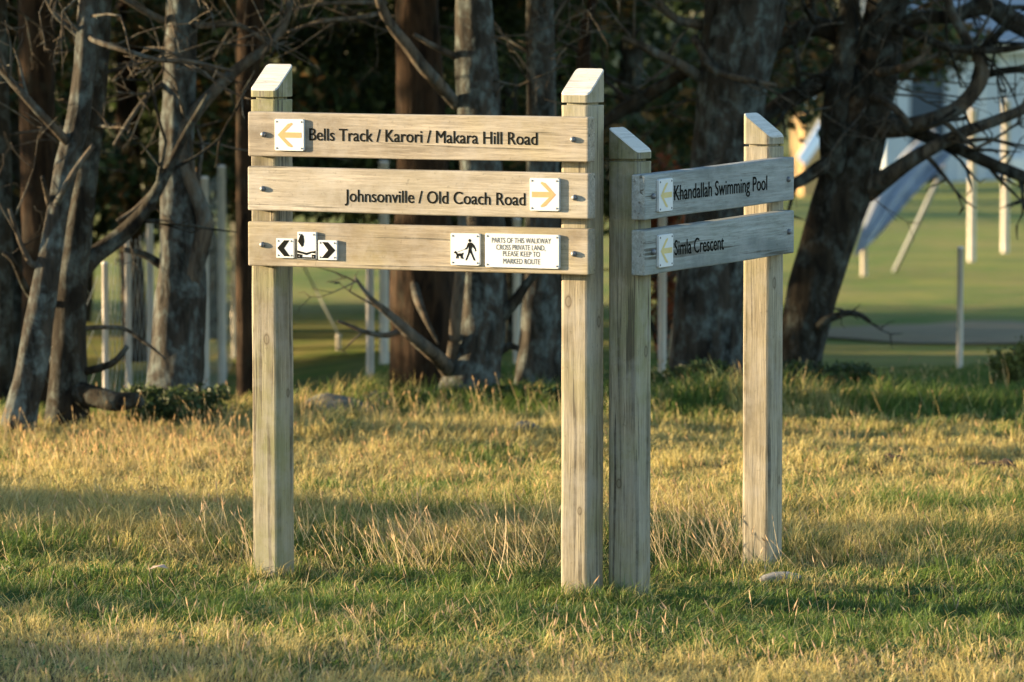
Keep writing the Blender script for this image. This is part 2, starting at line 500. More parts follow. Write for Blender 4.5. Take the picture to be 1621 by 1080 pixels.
# ------------------------------------------------------------------ trees in view
def make_tree(name, label, cat, base_px, Y, trunk, mat, branches=(), crown=None, twigs=0, twig_z=(1.2, 2.2), seg=30, group=None, seed=1, rough=.19, twig_len=.7):
    o = at(base_px[0], base_px[1], Y); o.z = gz(o.x, Y)
    root = empty(name, o); tag(root, label, cat, group)
    rnd = random.Random(seed)
    V, F = [], []
    pts = px_pts(trunk, Y, o, 0, 9)
    # flare into the ground
    p0 = pts[0].copy(); q = p0.copy(); q[2] = min(-.15, p0[2] - .1); q[3] *= 1.12
    pts = [q] + pts
    tube(V, F, pts, seg, rough, seed * 3.7, 1)
    mesh_obj('trunk', V, F, M[mat], root, True)
    for L in branches:
        opt = L[1] if len(L) > 1 and isinstance(L[1], dict) else {}
        V, F = [], []
        bp = px_pts(L[0], Y, o, opt.get('dy', 0), 7, opt.get('y', 0))
        tube(V, F, bp, 10, rough, seed + 9.1)
        for _ in range(int(opt.get('twigs', 3) * .8)):
            j = rnd.randrange(len(bp) // 4, len(bp) - 1)
            dd = bp[j + 1][:3] - bp[j][:3]; dd /= np.linalg.norm(dd) + 1e-9
            side = np.array([rnd.gauss(0, 1), rnd.gauss(0, .5), rnd.gauss(0, 1)])
            twiggy(V, F, bp[j][:3], dd * .7 + side * .6, rnd.uniform(.25, opt.get('len', .7)), max(.003, bp[j][3] * .4), 1, rnd, 3)
        mesh_obj('branch', V, F, M[opt.get('mat', 'twig')], root, True)
    for t in range(twigs):
        V, F = [], []
        zz = rnd.uniform(*twig_z)
        j = min(range(len(pts)), key=lambda i: abs(pts[i][2] + o.z - zz))
        az = rnd.uniform(0, 2 * math.pi)
        twiggy(V, F, pts[j][:3], (math.cos(az), .5 * math.sin(az), rnd.uniform(-.35, .5)), rnd.uniform(.5, 1.0) * twig_len * 1.2, rnd.uniform(.003, .008), 2, rnd, 3, .01)
        mesh_obj('branch', V, F, M['twig'], root, True)
    if crown:
        cl = []
        rr = np.random.default_rng(seed)
        cx, cy, z0, z1, rad, n = crown
        for _ in range(16):
            a = rr.random() * 6.28; q = rr.random() ** .6 * rad
            cl.append((cx + q * math.cos(a), cy + q * math.sin(a), z0 + rr.random() * (z1 - z0), .5 + .5 * rr.random(), .5 + .5 * rr.random(), .35 + .3 * rr.random()))
        Vn, Fn, cc = leaf_cloud(cl, n, .11, GREEN, rr)
        tris_obj('crown', Vn, Fn, M['leaf'], root, cc)
    return root
CR = lambda cx=0., cy=.2, n=9000: (cx, cy, 3.0, 6.5, 1.7, n)
make_tree('pine_tree', 'leaning grey lichened trunk at the far left with a lit left edge', 'tree', (28, 700), 19.95,
    [(24, 700, 60), (36, 640, 54), (48, 590, 50), (62, 500, 46), (84, 375, 36), (103, 270, 36), (124, 190, 36), (134, 100, 33), (140, 0, 31), (150, -150, 28), (165, -400, 24), (180, -700, 16)],
    'bark_grey',
    [([(85, 335, 14), (98, 305, 11), (122, 265, 10), (148, 230, 8)], {'y': -.12, 'twigs': 0}),
     ([(78, 325, 10), (72, 300, 8), (67, 280, 7)], {'y': -.1, 'twigs': 0}),
     ([(120, 240, 16), (88, 205, 15), (50, 165, 14), (10, 120, 12), (-40, 60, 10)], {'y': -.1, 'twigs': 5}),
     ([(130, 60, 10), (105, 40, 9), (85, 20, 8), (70, -10, 8)], {'twigs': 2}),
     ([(134, 55, 12), (160, 68, 10), (205, 82, 9), (250, 95, 8), (300, 97, 7), (345, 107, 6), (370, 112, 4)], {'y': -.15, 'twigs': 4, 'len': .4}),
     ([(80, 400, 14), (55, 420, 12), (35, 390, 9), (15, 330, 7)], {'twigs': 3})],
    CR(-.2), 6, (1.3, 2.1), seed=3)
make_tree('pine_tree', 'dark straight trunk right behind the leaning grey trunk at far left', 'tree', (106, 700), 20.25,
    [(104, 700, 90), (105, 660, 74), (108, 600, 64), (111, 520, 56), (116, 440, 52), (124, 370, 46), (134, 290, 42), (148, 150, 38), (160, 0, 34), (170, -200, 30), (180, -600, 20)],
    'bark_dark',
    [([(118, 440, 40), (150, 405, 30), (190, 375, 26), (228, 335, 22), (258, 285, 18), (290, 220, 13), (330, 150, 8)], {'y': .1, 'mat': 'bark_dark', 'twigs': 4}),
     ([(110, 622, 46), (150, 628, 36), (185, 636, 30), (212, 634, 24), (226, 642, 14)], {'y': -.15, 'mat': 'bark_dark', 'twigs': 0}),
     ([(130, 590, 14), (160, 582, 12), (182, 572, 10), (202, 548, 7)], {'y': -.1, 'mat': 'bark_dark', 'twigs': 1, 'len': .12}),
     ([(128, 520, 9), (170, 518, 7), (200, 522, 6), (240, 550, 5), (262, 570, 4)], {'y': .2, 'twigs': 0}),
     ([(60, 480, 12), (40, 455, 11), (22, 415, 9), (5, 400, 8)], {'y': -.3, 'mat': 'bark_dark', 'twigs': 2, 'len': .3})],
    CR(.2), 5, (1.2, 2.1), seed=5)
make_tree('pine_tree', 'dark trunk cut by the left edge of the picture', 'tree', (4, 680), 21.6,
    [(4, 700, 34), (4, 600, 32), (6, 500, 30), (2, 300, 32), (-6, 0, 34), (-10, -600, 24)], 'bark_dark', (), CR(), 3, seed=6)
make_tree('pine_tree', 'broad red brown trunk standing behind the leaning trunk at far left', 'tree', (60, 640), 23.0,
    [(62, 660, 60), (60, 560, 50), (62, 400, 52), (60, 200, 56), (58, 0, 60), (58, -600, 40)], 'bark_red', (), CR(), 4, seed=7)
make_tree('pine_tree', 'grey trunk with teal lichen and a crooked side limb, left of the sign', 'tree', (278, 690), 20.75,
    [(280, 690, 112), (277, 650, 94), (276, 620, 86), (281, 570, 80), (284, 500, 79), (287, 430, 74), (282, 340, 60), (278, 250, 50), (283, 170, 52), (286, 100, 52), (288, 0, 48), (292, -200, 44), (300, -600, 30)],
    'bark_grey',
    [([(280, 560, 8), (290, 500, 22), (303, 440, 34), (318, 388, 31), (322, 345, 26), (310, 305, 24), (292, 262, 21), (288, 215, 21), (312, 175, 22), (342, 142, 19), (378, 108, 18), (415, 80, 15), (445, 48, 13), (458, 10, 11), (470, -60, 9)], {'y': -.05, 'twigs': 6, 'len': .5}),
     ([(300, 640, 46), (325, 655, 30), (350, 672, 20)], {'y': -.1, 'mat': 'bark_dark', 'twigs': 0}),
     ([(262, 35, 12), (225, 15, 11), (190, -6, 9), (150, -30, 8)], {'y': -.1, 'twigs': 4, 'len': .4}),
     ([(290, 38, 12), (330, 42, 9), (372, 38, 8), (405, 55, 7), (430, 72, 6), (455, 66, 4)], {'y': -.12, 'twigs': 4, 'len': .35}),
     ([(262, 130, 10), (235, 150, 8), (205, 190, 7), (180, 230, 5)], {'y': -.1, 'twigs': 4, 'len': .4}),
     ([(300, 95, 10), (335, 110, 8), (365, 130, 5)], {'y': -.12, 'twigs': 2, 'len': .3}),
     ([(255, 420, 16), (225, 402, 12), (195, 395, 8)], {'mat': 'bark_dark', 'twigs': 0}),
     ([(245, 300, 8), (215, 330, 7), (185, 350, 5)], {'twigs': 3, 'len': .3})],
    CR(), 7, (1.1, 2.1), seed=9)
make_tree('pine_tree', 'slender red brown trunk just left of the sign\'s first post', 'tree', (388, 690), 22.0,
    [(388, 700, 34), (388, 600, 28), (387, 400, 28), (390, 200, 32), (396, 0, 42), (400, -300, 40), (405, -600, 30)],
    'bark_red', [([(400, 20, 10), (380, 30, 9), (358, 60, 6), (340, 90, 4)], {'twigs': 2, 'len': .3})], CR(), 3, seed=10)
make_tree('pine_tree', 'thick dark brown trunk seen below the third board of the sign', 'tree', (668, 640), 22.3,
    [(668, 650, 118), (668, 600, 106), (669, 540, 102), (670, 430, 98), (668, 250, 82), (662, 100, 70), (660, 0, 64), (660, -300, 56), (662, -600, 40)],
    'bark_red', [([(652, 425, 10), (660, 470, 14), (674, 505, 10), (694, 545, 3)], {'y': -.4, 'twigs': 1, 'len': .2})], CR(), 4, seed=11)
make_tree('pine_tree', 'grey trunk with swollen foot and bare limbs between the two tall posts', 'tree', (748, 650), 21.3,
    [(744, 660, 122), (746, 615, 102), (754, 565, 84), (761, 510, 77), (762, 430, 74), (760, 250, 68), (757, 150, 66), (750, 0, 54), (748, -300, 46), (745, -600, 30)],
    'bark_grey',
    [([(712, 590, 24), (718, 545, 18), (723, 490, 18), (729, 430, 18), (732, 370, 16), (728, 300, 12)], {'y': -.14, 'twigs': 0}),
     ([(715, 592, 30), (690, 565, 24), (664, 542, 21), (636, 516, 17), (612, 494, 12), (585, 470, 8), (562, 440, 5)], {'y': -.25, 'dy': -.2, 'twigs': 4, 'len': .25}),
     ([(640, 520, 12), (612, 531, 9), (580, 526, 8), (552, 515, 6), (534, 508, 4)], {'y': -.4, 'twigs': 2, 'len': .15}),
     ([(724, 168, 18), (700, 140, 21), (672, 108, 20), (645, 72, 19), (618, 38, 17), (602, 5, 15), (590, -50, 12)], {'y': -.15, 'dy': -.2, 'twigs': 3, 'len': .6}),
     ([(608, 20, 9), (570, 28, 8), (520, 32, 7), (480, 42, 6), (455, 52, 4)], {'y': -.35, 'twigs': 3, 'len': .3}),
     ([(610, 5, 9), (560, 4, 8), (510, 6, 6), (470, 14, 5), (430, 26, 4)], {'y': -.3, 'twigs': 4, 'len': .3}),
     ([(722, 90, 12), (690, 75, 9), (655, 55, 7)], {'y': -.1, 'twigs': 1, 'len': .25}),
     ([(790, 500, 26), (812, 480, 18), (832, 452, 14), (850, 430, 10)], {'mat': 'bark_dark', 'twigs': 1, 'len': .2}),
     ([(785, 560, 16), (805, 548, 12), (822, 552, 8)], {'mat': 'bark_dark', 'twigs': 0})],
    CR(), 5, (1.4, 2.2), seed=12)
make_tree('pine_tree', 'grey brown trunk just left of the sign\'s second post', 'tree', (852, 670), 21.8,
    [(850, 670, 90), (852, 620, 74), (855, 560, 66), (857, 500, 64), (860, 430, 62), (858, 200, 50), (856, 0, 44), (856, -300, 40), (856, -600, 30)],
    'bark_grey', [([(868, 640, 40), (878, 560, 34), (882, 480, 30), (886, 430, 26), (900, 300, 22)], {'mat': 'bark_dark', 'twigs': 0}),
     ([(856, 60, 12), (875, 30, 9), (895, 0, 7), (910, -30, 5)], {'twigs': 2, 'len': .3})], CR(), 4, (1.4, 2.1), seed=13)
make_tree('pine_tree', 'thin trunk rising behind the second post with a lit crooked top', 'tree', (925, 640), 22.8,
    [(925, 650, 34), (925, 400, 28), (923, 180, 26), (924, 90, 22), (928, 40, 18), (938, -10, 14), (945, -200, 12)], 'bark_red', (), CR(), 3, (1.5, 2.2), seed=14)
make_tree('pine_tree', 'massive rough trunk between the two shorter posts of the sign', 'tree', (1118, 620), 22.6,
    [(1116, 630, 150), (1118, 590, 124), (1121, 500, 114), (1128, 430, 112), (1138, 330, 106), (1150, 230, 110), (1160, 140, 116), (1172, 50, 124), (1182, -40, 126), (1195, -300, 110), (1210, -600, 70)],
    'bark_grey',
    [([(1120, 130, 22), (1085, 108, 18), (1050, 90, 16), (1010, 70, 12), (985, 60, 9)], {'y': -.2, 'twigs': 5, 'len': .6}),
     ([(1090, 110, 22), (1060, 130, 22), (1020, 155, 24), (985, 175, 22), (950, 200, 14)], {'y': .15, 'mat': 'bark_dark', 'twigs': 3}),
     ([(1110, 40, 18), (1070, 30, 14), (1045, 5, 12), (1030, -30, 10)], {'y': -.1, 'twigs': 5}),
     ([(1100, 60, 14), (1130, 110, 12), (1190, 128, 10), (1230, 135, 6)], {'y': -.3, 'twigs': 3, 'len': .4}),
     ([(1160, 230, 12), (1130, 260, 9), (1095, 275, 6)], {'y': -.3, 'twigs': 3, 'len': .4})],
    CR(), 8, (1.3, 2.2), seed=15, rough=.15)
make_tree('pine_tree', 'big leaning tree at the right with tangled low dead branches', 'tree', (1262, 600), 22.9,
    [(1258, 620, 96), (1262, 590, 78), (1268, 555, 72), (1280, 500, 78), (1297, 430, 84), (1320, 350, 88), (1343, 280, 92), (1362, 210, 84), (1384, 130, 72), (1398, 50, 68), (1410, -50, 60), (1430, -300, 50), (1450, -600, 36)],
    'bark_dark',
    [([(1335, 300, 60), (1318, 230, 44), (1322, 170, 40), (1334, 110, 38), (1342, 50, 34), (1345, -40, 30), (1340, -200, 26)], {'y': -.15, 'mat': 'bark_dark', 'twigs': 5}),
     ([(1370, 300, 44), (1400, 283, 32), (1440, 255, 25), (1480, 232, 22), (1530, 208, 20), (1580, 190, 18), (1640, 165, 16)], {'y': -.2, 'twigs': 8, 'len': .6}),
     ([(1375, 185, 40), (1420, 196, 30), (1465, 215, 22), (1510, 232, 20), (1560, 256, 20), (1610, 276, 20), (1670, 300, 18)], {'y': -.1, 'mat': 'bark_dark', 'twigs': 8, 'len': .5}),
     ([(1380, 200, 40), (1425, 202, 32), (1475, 190, 26), (1515, 172, 24), (1542, 145, 24), (1556, 115, 22), (1545, 85, 18), (1528, 58, 16), (1505, 15, 14), (1490, -50, 12)], {'y': -.25, 'twigs': 9, 'len': .6}),
     ([(1340, 115, 30), (1305, 128, 30), (1265, 150, 30), (1225, 172, 24), (1190, 205, 16)], {'y': -.1, 'mat': 'bark_dark', 'twigs': 6}),
     ([(1330, 60, 30), (1295, 42, 34), (1262, 50, 34), (1225, 70, 26)], {'y': -.05, 'mat': 'bark_dark', 'twigs': 5}),
     ([(1375, 115, 20), (1410, 112, 15), (1438, 104, 13), (1460, 90, 9), (1475, 72, 6)], {'y': -.3, 'twigs': 3, 'len': .4}),
     ([(1345, 250, 34), (1305, 262, 26), (1270, 285, 20), (1235, 300, 14)], {'y': -.2, 'mat': 'bark_dark', 'twigs': 4, 'len': .4}),
     ([(1275, 545, 26), (1292, 522, 18), (1310, 506, 14), (1338, 496, 11), (1360, 498, 9), (1378, 510, 6)], {'y': -.15, 'mat': 'bark_dark', 'twigs': 4, 'len': .2}),
     ([(1395, 60, 30), (1450, 30, 24), (1510, 25, 22), (1560, 10, 30), (1600, 32, 34), (1660, 62, 34)], {'y': -.1, 'mat': 'bark_dark', 'twigs': 9, 'len': .8}),
     ([(1370, 150, 22), (1400, 160, 14), (1425, 180, 12), (1442, 200, 9)], {'y': -.35, 'twigs': 2, 'len': .3}),
     ([(1555, 120, 14), (1590, 112, 12), (1640, 108, 12)], {'y': -.3, 'mat': 'bark_dark', 'twigs': 6, 'len': .6}),
     ([(1400, 40, 20), (1450, 55, 16), (1500, 75, 13), (1570, 80, 12), (1640, 70, 10)], {'y': -.35, 'mat': 'bark_dark', 'twigs': 9, 'len': .7})],
    CR(.5, .2, 11000), 22, (1.25, 2.2), seed=16, rough=.14, twig_len=.9)

# trees further back: dark trunks with foliage hanging to a metre above the ground
def back_tree(px, Y, wpx, low_px, label, seed, pal=GREEN, mat='bark_dark', top=5.2, rx=1.1, n=20000, size=.055):
    o = at(px, 500, Y); o.z = gz(o.x, Y)
    root = empty('dense_tree', o); tag(root, label, 'tree', 'dark trees behind the row of trunks')
    V, F = [], []
    r = wpx / 2 * Y / FPX
    pts = [np.array([rg * .0, 0, z, r * (1 - z * .07)]) for z, rg in ((-.2, 0), (.4, 0), (1, 0), (2, 0), (3.5, 0), (5, 0))]
    rn = random.Random(seed)
    for i, p in enumerate(pts[1:]): p[0] += rn.uniform(-.06, .06)
    tube(V, F, catmull(pts, 4), 12, .12, seed)
    mesh_obj('trunk', V, F, M[mat], root, True)
    zlow = at(px, low_px, Y).z - o.z
    rr = np.random.default_rng(seed); cl = []
    for _ in range(34):
        z = zlow + .2 + rr.random() ** 1.3 * (top - zlow)
        cl.append(((rr.random() * 2 - 1) * rx, (rr.random() * 2 - 1) * .9, z, .22 + .3 * rr.random(), .22 + .3 * rr.random(), .13 + .17 * rr.random()))
    Vn, Fn, cc = leaf_cloud(cl, n, size, pal, rr)
    tris_obj('crown', Vn, Fn, M['leaf'], root, cc)
    return root
BT = [(30, 27.5, 50, 400, LIT_BROWN, 'dense dark tree filling the left edge behind the trunks'),
      (215, 29.0, 40, 385, LIT_BROWN, 'brown tinged bushy tree behind the leaning trunk and the lichened one'),
      (330, 31.0, 40, 330, GREEN, 'dark tree whose foliage hangs behind the crooked side limb'),
      (432, 30.0, 40, 350, GREEN, 'dark green tree showing above the top board beside the first post'),
      (655, 28.5, 36, 345, PALE + GREEN, 'dark tree with a few paler tufts above the middle of the top board'),
      (700, 32.0, 44, 340, LIT_BROWN, 'dense tree between the thick brown trunk and the grey one'),
      (800, 29.5, 44, 350, GREEN, 'dark tree between the two grey trunks above the boards'),
      (900, 31.5, 40, 350, GREEN, 'dark tree filling the gap behind the second post'),
      (995, 28.0, 44, 330, LIT_BROWN, 'dark tree with rusty leaves behind the third post'),
      (1210, 31.0, 40, 180, LIT_BROWN, 'dark bushy tree above and behind the fourth post')]
for i, (px, Y, w, low, pal, lab) in enumerate(BT):
    back_tree(px, Y, w, low, lab, 40 + i, pal, 'bark_red' if i % 3 == 1 else 'bark_dark')
for i, (px, Y, w, low, pal, lab) in enumerate([(120, 33, 40, 395, GREEN, 'deepest dark tree behind the left group of trunks'),
      (400, 34.5, 40, 350, GREEN, 'deepest dark tree behind the slender red brown trunk'),
      (640, 35, 40, 350, GREEN, 'deepest dark tree directly behind the thick brown trunk'),
      (720, 35, 40, 350, GREEN, 'deepest dark tree behind the grey trunk with the swollen foot'),
      (860, 36, 40, 350, GREEN, 'deepest dark tree behind the grey brown trunk by the second post')]):
    back_tree(px, Y, w, low, lab, 70 + i, pal, rx=1.4, n=11000, size=.09)

# unseen trees added left of the picture to shade the row of trunks
def shade_tree_proto(nleaf=6500):
    root = empty('unseen_shade_tree', (0, 0, 0))
    V, F = [], []
    tube(V, F, catmull([(0, 0, -.2, .2), (.05, 0, 1, .17), (0, .05, 3, .14), (0, 0, 6, .08)], 5), 12, .12, 2)
    mesh_obj('trunk', V, F, M['bark_dark'], root, True)
    rr = np.random.default_rng(99); cl = []
    for _ in range(40):
        a = rr.random() * 6.28; z = .5 + rr.random() * 6.3; q = rr.random() ** .5 * (1.9 - .12 * z)
        cl.append((q * math.cos(a), q * math.sin(a), z, .45 + .4 * rr.random(), .45 + .4 * rr.random(), .3 + .3 * rr.random()))
    Vn, Fn, cc = leaf_cloud(cl, nleaf, .13, GREEN, rr)
    tris_obj('crown', Vn, Fn, M['leaf'], root, cc)
    return root
proto = shade_tree_proto()
sparse = shade_tree_proto(4200)
spots = [(-11.5, 28.2), (-6.4, 25.6), (-5.4, 28.5), (-10.8, 25.2), (-10.2, 28.4), (-13, 26.5), 
         (-12.5, 30.5), (-15.5, 28.4), (-11, 34), (-7.5, 36), (-14, 38)]
for i, (x, y) in enumerate(spots):
    o = proto if i == 0 else copy_tree(proto if i not in (0, 1, 3, 5, 7) else sparse)
    s = .85 + .3 * random.random()
    o.location = (x, y, gz(x, y)); o.rotation_euler.z = random.uniform(0, 6.28); o.scale = (s, s, s)
    tag(o, 'unseen shade tree added beyond the left edge of the picture', 'tree', 'added shade trees left of the clearing')
sparse.location = (-19, 29.5, gz(-19, 29.5)); tag(sparse, 'unseen thinly leaved shade tree added far left outside the picture', 'tree', 'added shade trees left of the clearing')
far_spots = [(-17 - 2 * (i % 3) , 43 + i * 3.6) for i in range(17) if i >= 5 and i % 2 == 0]  # unseen far trees, added to shade the field and clubhouse
for i, (x, y) in enumerate(far_spots):
    o = copy_tree(proto)
    s = 1.5 + .4 * random.random()
    o.location = (x, y, gz(x, y)); o.rotation_euler.z = random.uniform(0, 6.28); o.scale = (s, s, s)
    tag(o, 'unseen tall shade tree added far beyond the left edge of the picture', 'tree', 'added far shade trees left of the field')
# unseen low shrubs, added at left so their long shadows cross the grass
def shrub(name, loc, rx, ry, h, n, size, pal, label, cat='shrub', group=None, seed=0):
    x, y = loc
    root = empty(name, (x, y, gz(x, y))); tag(root, label, cat, group)
    rr = np.random.default_rng(200 + seed); cl = []
    for _ in range(14):
        cl.append(((rr.random() * 2 - 1) * rx * .7, (rr.random() * 2 - 1) * ry * .75, h * (.15 + .65 * rr.random()), rx * .4, ry * .35, h * .24))
    Vn, Fn, cc = leaf_cloud(cl, n, size, pal, rr)
    Vn[:, 2] = np.maximum(Vn[:, 2], -.02)
    tris_obj('foliage', Vn, Fn, M['leaf'], root, cc)
    V, F = [], []
    rnd = random.Random(seed)
    for _ in range(4):
        twiggy(V, F, (rnd.uniform(-.3, .3) * rx, rnd.uniform(-.3, .3) * ry, 0), (rnd.uniform(-.4, .4), rnd.uniform(-.4, .4), 1), h * .8, .008 + .01 * h, 1, rnd, 3)
    mesh_obj('stem', V, F, M['bark_dark'], root, True)
    return root
def caster(y0, y1, h, seed, nl=2300):
    """unseen shrub added at X=-9 whose shadow covers the strip y0..y1 of the grass at X=0"""
    off = 9.0 * math.tan(math.pi - SUN_AZ)
    yc, ry = (y0 + y1) / 2 + off, (y1 - y0) / 2
    shrub('unseen_shade_shrub', (-9.0, yc), .9, ry, h, nl, .08, GREEN + PALE, 'unseen leafy shrub added beyond the left edge to shade the grass', 'shrub', 'added shade shrubs left of the clearing', seed)
caster(16.1, 17.25, 1.85, 1)
caster(14.0, 14.95, 1.62, 2, 1300)
caster(12.2, 13.75, 1.60, 3)

# ------------------------------------------------------------------ low shrubs and dead wood under the trees
def low(px, py, Y, rx, ry, h, label, seed, n=3800, pal=None, size=.022):
    p = at(px, py, Y)
    return shrub('low_shrub', (p.x, Y), rx, ry, h, n, size, pal or (GREEN[:4] + PALE[:1]), label, 'shrub', None, seed)
low(272, 668, 20.35, .24, .2, .17, 'low dark shrub at the foot of the lichened grey trunk', 11)
low(690, 636, 21.1, .22, .15, .09, 'dark ground shrub in front of the thick brown trunk', 12)
low(820, 646, 21.1, .22, .15, .08, 'dark ground shrub between the grey trunks behind the boards', 13)
low(1075, 612, 21.9, .25, .15, .14, 'dark shrub at the foot of the massive rough trunk', 14)
low(1290, 588, 22.2, .28, .18, .14, 'dark shrub at the foot of the big leaning tree', 15)
low(1615, 560, 22.3, .14, .16, .25, 'yellow green leafy shrub at the right edge under the field', 16, 1800, [(.12, .13, .03), (.09, .10, .025)])

def rock(name, loc, size, mat, label, cat, seed, flat=1.0):
    bm = bmesh.new(); bmesh.ops.create_icosphere(bm, subdivisions=3, radius=1)
    rnd = random.Random(seed); a = rnd.random() * 10
    for v in bm.verts:
        q = 1 + .9 * (float(fbm(v.co.x * 1.3 + a, v.co.y * 1.3 + v.co.z + a, 4)) - .5)
        v.co = Vector((v.co.x * size[0] * q, v.co.y * size[1] * q, (v.co.z * q) * size[2]))
    o = bm_obj(name, bm, mat, None, True); o.location = loc
    tag(o, label, cat); return o
def on_ground(px, py):
    """where the line of sight through a pixel meets the ground"""
    Y = 12.0
    d = ray(px, py)
    while Y < 400:
        p = at(px, py, Y)
        if p.z <= gz(p.x, Y): return p
        Y += .02
    return p
p = on_ground(1237, 926)
rock('flat_stone', (p.x, p.y, p.z + .022), (.064, .055, .022), M['rock'], 'pale grey flat stone in the grass at the foot of the right hand post', 'stone', 1)
p = on_ground(835, 690)
rock('stone', (p.x, p.y, p.z + .03), (.06, .05, .035), M['rockd'], 'small dark stone in the lit grass left of the second post', 'stone', 2)
p = on_ground(535, 660)
rock('boulder', (p.x, 20.9, gz(p.x, 20.9) + .02), (.2, .12, .085), M['rockd'], 'low dark rock behind the lit grass beside the first post', 'rock', 3)
p = on_ground(610, 655)
rock('boulder', (p.x, 21.1, gz(p.x, 21.1) + .02), (.17, .12, .08), M['rockd'], 'low dark rock half hidden by the ground shrub beneath the boards', 'rock', 4)
def clods(px, py, w, label, seed, n=9):
    p = on_ground(px, py); root = empty('dirt_clods', (p.x, p.y, p.z)); tag(root, label, 'soil'); root['kind'] = 'stuff'
    rnd = random.Random(seed)
    V, F = [], []
    bm = bmesh.new()
    for _ in range(n):
        r = rnd.uniform(.012, .028)
        res = bmesh.ops.create_icosphere(bm, subdivisions=1, radius=r)
        dx, dy = rnd.uniform(-w, w), rnd.uniform(-.05, .05)
        for v in res['verts']:
            v.co = Vector((v.co.x * 1.4 + dx, v.co.y + dy, v.co.z * .8 + r * .4)) + Vector((rnd.uniform(-1, 1), rnd.uniform(-1, 1), rnd.uniform(-1, 1))) * r * .3
    COL.objects.unlink(root); bpy.data.objects.remove(root)
    o = bm_obj('dirt_clods', bm, M['soil'], None); o.location = p
    tag(o, label, 'soil', kind='stuff')
clods(1392, 731, .07, 'dark clods of turned soil in the lit grass right of the last post', 1, 14)
clods(1555, 742, .10, 'dark clods of turned soil near the right edge in the lit grass', 2, 14)
clods(687, 800, .08, 'dark strip of bare soil in the grass below the boards', 3, 14)
p = on_ground(250, 921)
sc_ = mesh_obj('dead_leaf', [(-.03, -.01, 0), (0, -.018, .012), (.034, -.004, .004), (.02, .014, .016), (-.018, .016, .01)], [(0, 1, 4), (1, 3, 4), (1, 2, 3)], plain('dead leaf', (.5, .36, .28), .8, var=.3, vscale=60))
sc_.location = (p.x, p.y, p.z + .04); tag(sc_, 'pinkish dead leaf lying in the grass left of the first post', 'leaf')

# ------------------------------------------------------------------ fences and poles beyond the trees
def pole_mesh(r, h, cap=True, seg=12):
    bm = bmesh.new()
    prof = [(r, -.25), (r, h - .012), (r * 1.12, h - .011), (r * 1.12, h - .004), (r * .7, h + .002), (.0005, h + .004)]
    rings = []
    for rr_, z in prof:
        rings.append([bm.verts.new((rr_ * math.cos(2 * math.pi * k / seg), rr_ * math.sin(2 * math.pi * k / seg), z)) for k in range(seg)])
    for a, b in zip(rings, rings[1:]):
        for k in range(seg): bm.faces.new((a[k], a[(k + 1) % seg], b[(k + 1) % seg], b[k]))
    return bm
def pole(px, ytop, ybot, wpx, Y_, label=None, parent=None, group=None, name='pole', mat='pole', lean=0):
    Y = Y_ if Y_ else on_ground(px, ybot).y
    a = at(px, ybot, Y); t = at(px, ytop, Y)
    if a.z > gz(a.x, Y): a.z = gz(a.x, Y)
    o = bm_obj(name, pole_mesh(wpx / 2 * Y / FPX, t.z - a.z), M[mat], parent, True)
    o.location = a
    if label: tag(o, label, 'pole', group)
    return o
# tall mesh fence behind the left hand trunks
fr = at(168, 682, 22.3)
fence = empty('mesh_fence', fr); tag(fence, 'tall wire mesh fence on pale steel poles behind the left hand trunks', 'fence')
FP = [(168, 415, 684, 10, 22.3), (204, 378, 668, 10, 23.3), (239, 350, 655, 11, 24.3), (326, 280, 634, 11, 25.6), (352, 262, 610, 13, 27.2), (372, 300, 596, 11, 29.4)]
tops, bots = [], []
for (x, yt, yb, w, Y) in FP:
    a, t = at(x, yb, Y), at(x, yt, Y)
    tops.append(t); bots.append(a)
    o = bm_obj('pole', pole_mesh(w / 2 * Y / FPX, t.z - a.z), M['pole'], fence, True); o.location = a - fr
def mesh_panel(parent, o, b0, t0, b1, t1, step, r, mat):
    """chain-link between two poles: two families of slanting wires"""
    V, F = [], []
    L = math.hypot(b1.x - b0.x, b1.y - b0.y); H = ((t0.z - b0.z) + (t1.z - b1.z)) / 2
    P = lambda u, v: (b0.lerp(b1, u)).lerp(t0.lerp(t1, u), v) - o
    n = int((L + H) / step)
    for fam in (0, 1):
        for i in range(1, n):
            s = i * step
            # from (s,0) going up left to (s-H,H)
            u0, v0, u1, v1 = s, 0., s - H, H
            if u0 > L: v0 = u0 - L; u0 = L
            if u1 < 0: v1 = H + u1; u1 = 0.
            if fam: u0, u1 = L - u0, L - u1
            A, B = P(u0 / L, v0 / H), P(u1 / L, v1 / H)
            d = (B - A).normalized(); q = d.cross(Vector((0, 1, 0))).normalized() * r; w_ = Vector((0, 1, 0)) * r
            b = len(V)
            V.extend([A + q, A - q * .5 + w_, A - q * .5 - w_, B + q, B - q * .5 + w_, B - q * .5 - w_])
            F.extend([(b, b + 1, b + 4, b + 3), (b + 1, b + 2, b + 5, b + 4), (b + 2, b, b + 3, b + 5)])
    ob = mesh_obj('wire_mesh', V, F, M[mat], parent); ob['kind'] = 'stuff'
for i in range(len(FP) - 1):
    mesh_panel(fence, fr, bots[i], tops[i] - Vector((0, 0, .03)), bots[i + 1], tops[i + 1] - Vector((0, 0, .03)), .20, .0016, 'wire')
b_ = at(60, 700, 21.6); t_ = at(60, 470, 21.6)
mesh_panel(fence, fr, b_, t_, bots[0], tops[0] - Vector((0, 0, .05)), .20, .0016, 'wire')

